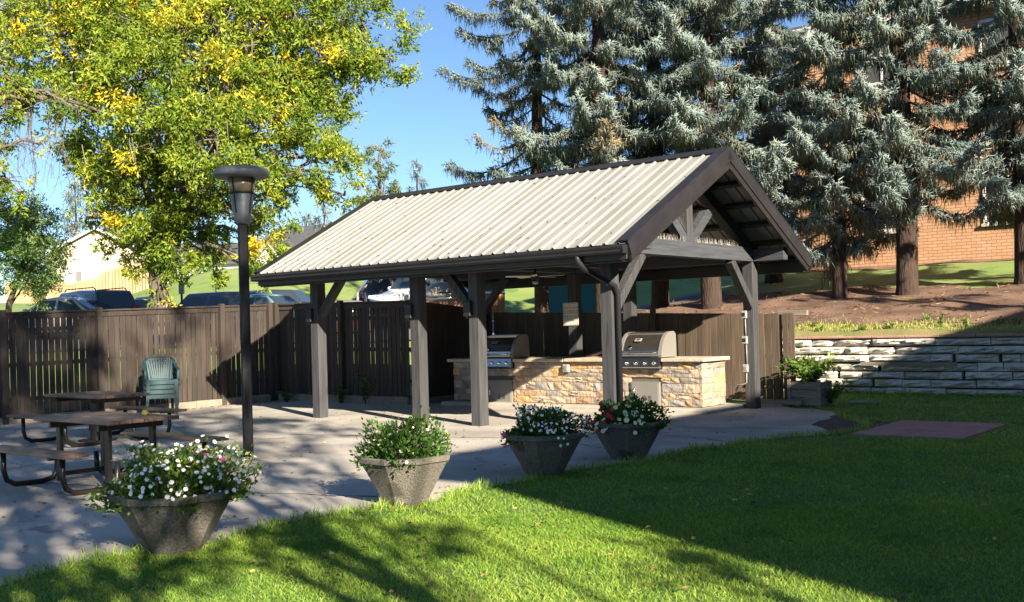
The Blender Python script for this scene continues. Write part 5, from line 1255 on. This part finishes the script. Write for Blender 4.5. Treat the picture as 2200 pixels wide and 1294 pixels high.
# ragged taller grass along the pavement edge, planters and wall foot
def edge_tufts(n, seed):
    g = np.random.default_rng(seed); pts = []
    E_ = [p for p in ASPHW if -11 < p[1] < 4.2 and p[0] < -1.2]
    for k in range(n):
        if g.random() < .55:
            i = int(g.integers(0, len(E_) - 1)); t = g.random(); p = (E_[i][0] + (E_[i + 1][0] - E_[i][0]) * t + g.normal(0, .05) - .02, E_[i][1] + (E_[i + 1][1] - E_[i][1]) * t + g.normal(0, .05))
        else: p = (g.uniform(-7, 1.0), 9.15 + g.normal(0, .10))
        pts.append(G(p[0], p[1], 0))
    return np.array(pts)
P = edge_tufts(7000, 3); n = len(P); D = np.stack([rng.normal(0, .5, n), rng.normal(0, .5, n), np.ones(n)], 1)
V, F, v = leaf_arrays(P, D, rng.uniform(.04, .13, n), rng.uniform(.003, .006, n), np.clip(rng.normal(.5, .25, n), 0, 1), rng)
tag(np_mesh('edge_grass', V, F, v, 'grass_blade'), 'ragged longer grass along the pavement edge and wall foot', 'grass', kind='stuff')
# fallen leaves on pavement and lawn
n = 900; Yv = rng.uniform(6, 24, n); Xv = rng.uniform(-1, 1, n) * Yv * .5; lx_, ly_ = toloc(Xv, Yv); ok = (ly_ < 5.4) & (lx_ < 11.8) & ~((lx_ > .5) & (ly_ > 3.3)); Xv, Yv = Xv[ok], Yv[ok]
gx = rng.normal(0, 1, 420); Xa, Ya = [], []
for k in range(420):
    q = G(11.75 - abs(rng.normal(0, .25)), rng.uniform(-3, 3)); Xa.append(q[0]); Ya.append(q[1])
Xv = np.concatenate([Xv, Xa]); Yv = np.concatenate([Yv, Ya]); n = len(Xv); P = np.stack([Xv, Yv, np.full(n, .020)], 1) ; lx_, ly_ = toloc(Xv, Yv); P[:, 2] += np.where(inpoly(lx_, ly_, ASPHW), 0, .035)
ang = rng.random(n) * 6.283; D = np.stack([np.cos(ang), np.sin(ang), rng.uniform(-.05, .25, n)], 1)
V, F, v = leaf_arrays(P, D, rng.uniform(.035, .075, n), rng.uniform(.010, .018, n), rng.random(n), rng, np.tile(vec((0, 0, 1)), (n, 1)))
V[:, 2] = np.maximum(V[:, 2], .016)
tag(np_mesh('fallen_leaves', V, F, v, 'litter'), 'dry fallen leaves scattered on pavement and lawn', 'leaves', kind='stuff')
# weeds and dry grass on the wall top, twig litter on the needle bed
for k in range(14):
    x = 1.2 - k * .5 + rng.uniform(-.15, .15); y = 10.1 + rng.uniform(-.3, .9)
    weed(G(x, y, float(terrain(x, y))), ['first', 'second', 'third', 'fourth', 'fifth', 'sixth', 'seventh', 'eighth', 'ninth', 'tenth', 'eleventh', 'twelfth', 'thirteenth', 'last'][k] + ' small weed from the fence end, on the bank above stone wall', .16, rng.uniform(.10, .36), 60, 100 + k, .07, var=(.4, 1.0), group='weeds above the stone wall')
n = 5000; lx_ = rng.uniform(-8, 2.2, n); ly_ = 9.75 + np.abs(rng.normal(0, .45, n)); zz = terrain(lx_, ly_) + .01; P = np.stack([OX + lx_ * UX[0] + ly_ * UY[0], OY + lx_ * UX[1] + ly_ * UY[1], zz], 1)
D = np.stack([rng.normal(0, .5, n), rng.normal(0, .5, n), np.ones(n)], 1); V, F, v = leaf_arrays(P, D, rng.uniform(.04, .16, n), rng.uniform(.004, .008, n), np.clip(rng.normal(.92, .15, n), 0, 1), rng)
tag(np_mesh('dry_grass', V, F, v, 'grass_blade'), 'thin dry grass on the bank above the stone wall', 'grass', kind='stuff')
n = 1300; lx_ = rng.uniform(-8, 8, n); ly_ = rng.uniform(10.5, 16.5, n); zz = terrain(lx_, ly_) + .06; P = np.stack([OX + lx_ * UX[0] + ly_ * UY[0], OY + lx_ * UX[1] + ly_ * UY[1], zz], 1)
D = np.stack([rng.normal(0, 1, n), rng.normal(0, 1, n), rng.normal(.1, .15, n)], 1); V, F, v = leaf_arrays(P, D, rng.uniform(.05, .2, n), rng.uniform(.006, .02, n), rng.random(n) * .5, rng)
tag(np_mesh('twig_litter', V, F, v, 'litter'), 'twigs and cones littering the brown needle bed', 'litter', kind='stuff')
# low shaded plants in the bed under the shelter's far fence
for k, (x, y, h) in enumerate([(8.6, 3.0, .75), (9.4, 3.0, .45), (10.2, 2.95, .35), (7.35, 3.4, .8), (11.2, 2.9, .3)]):
    weed(G(x, y - .1, .01), ['tall thin dark plant', 'middling dark plant', 'low dark plant', 'dark plant in the fence corner', 'lowest dark sprig'][k] + ' growing in shade below the far fence', .22, h, 130, 200 + k, .075, var=(0, .4))
# hill top rough grass seen through the shelter
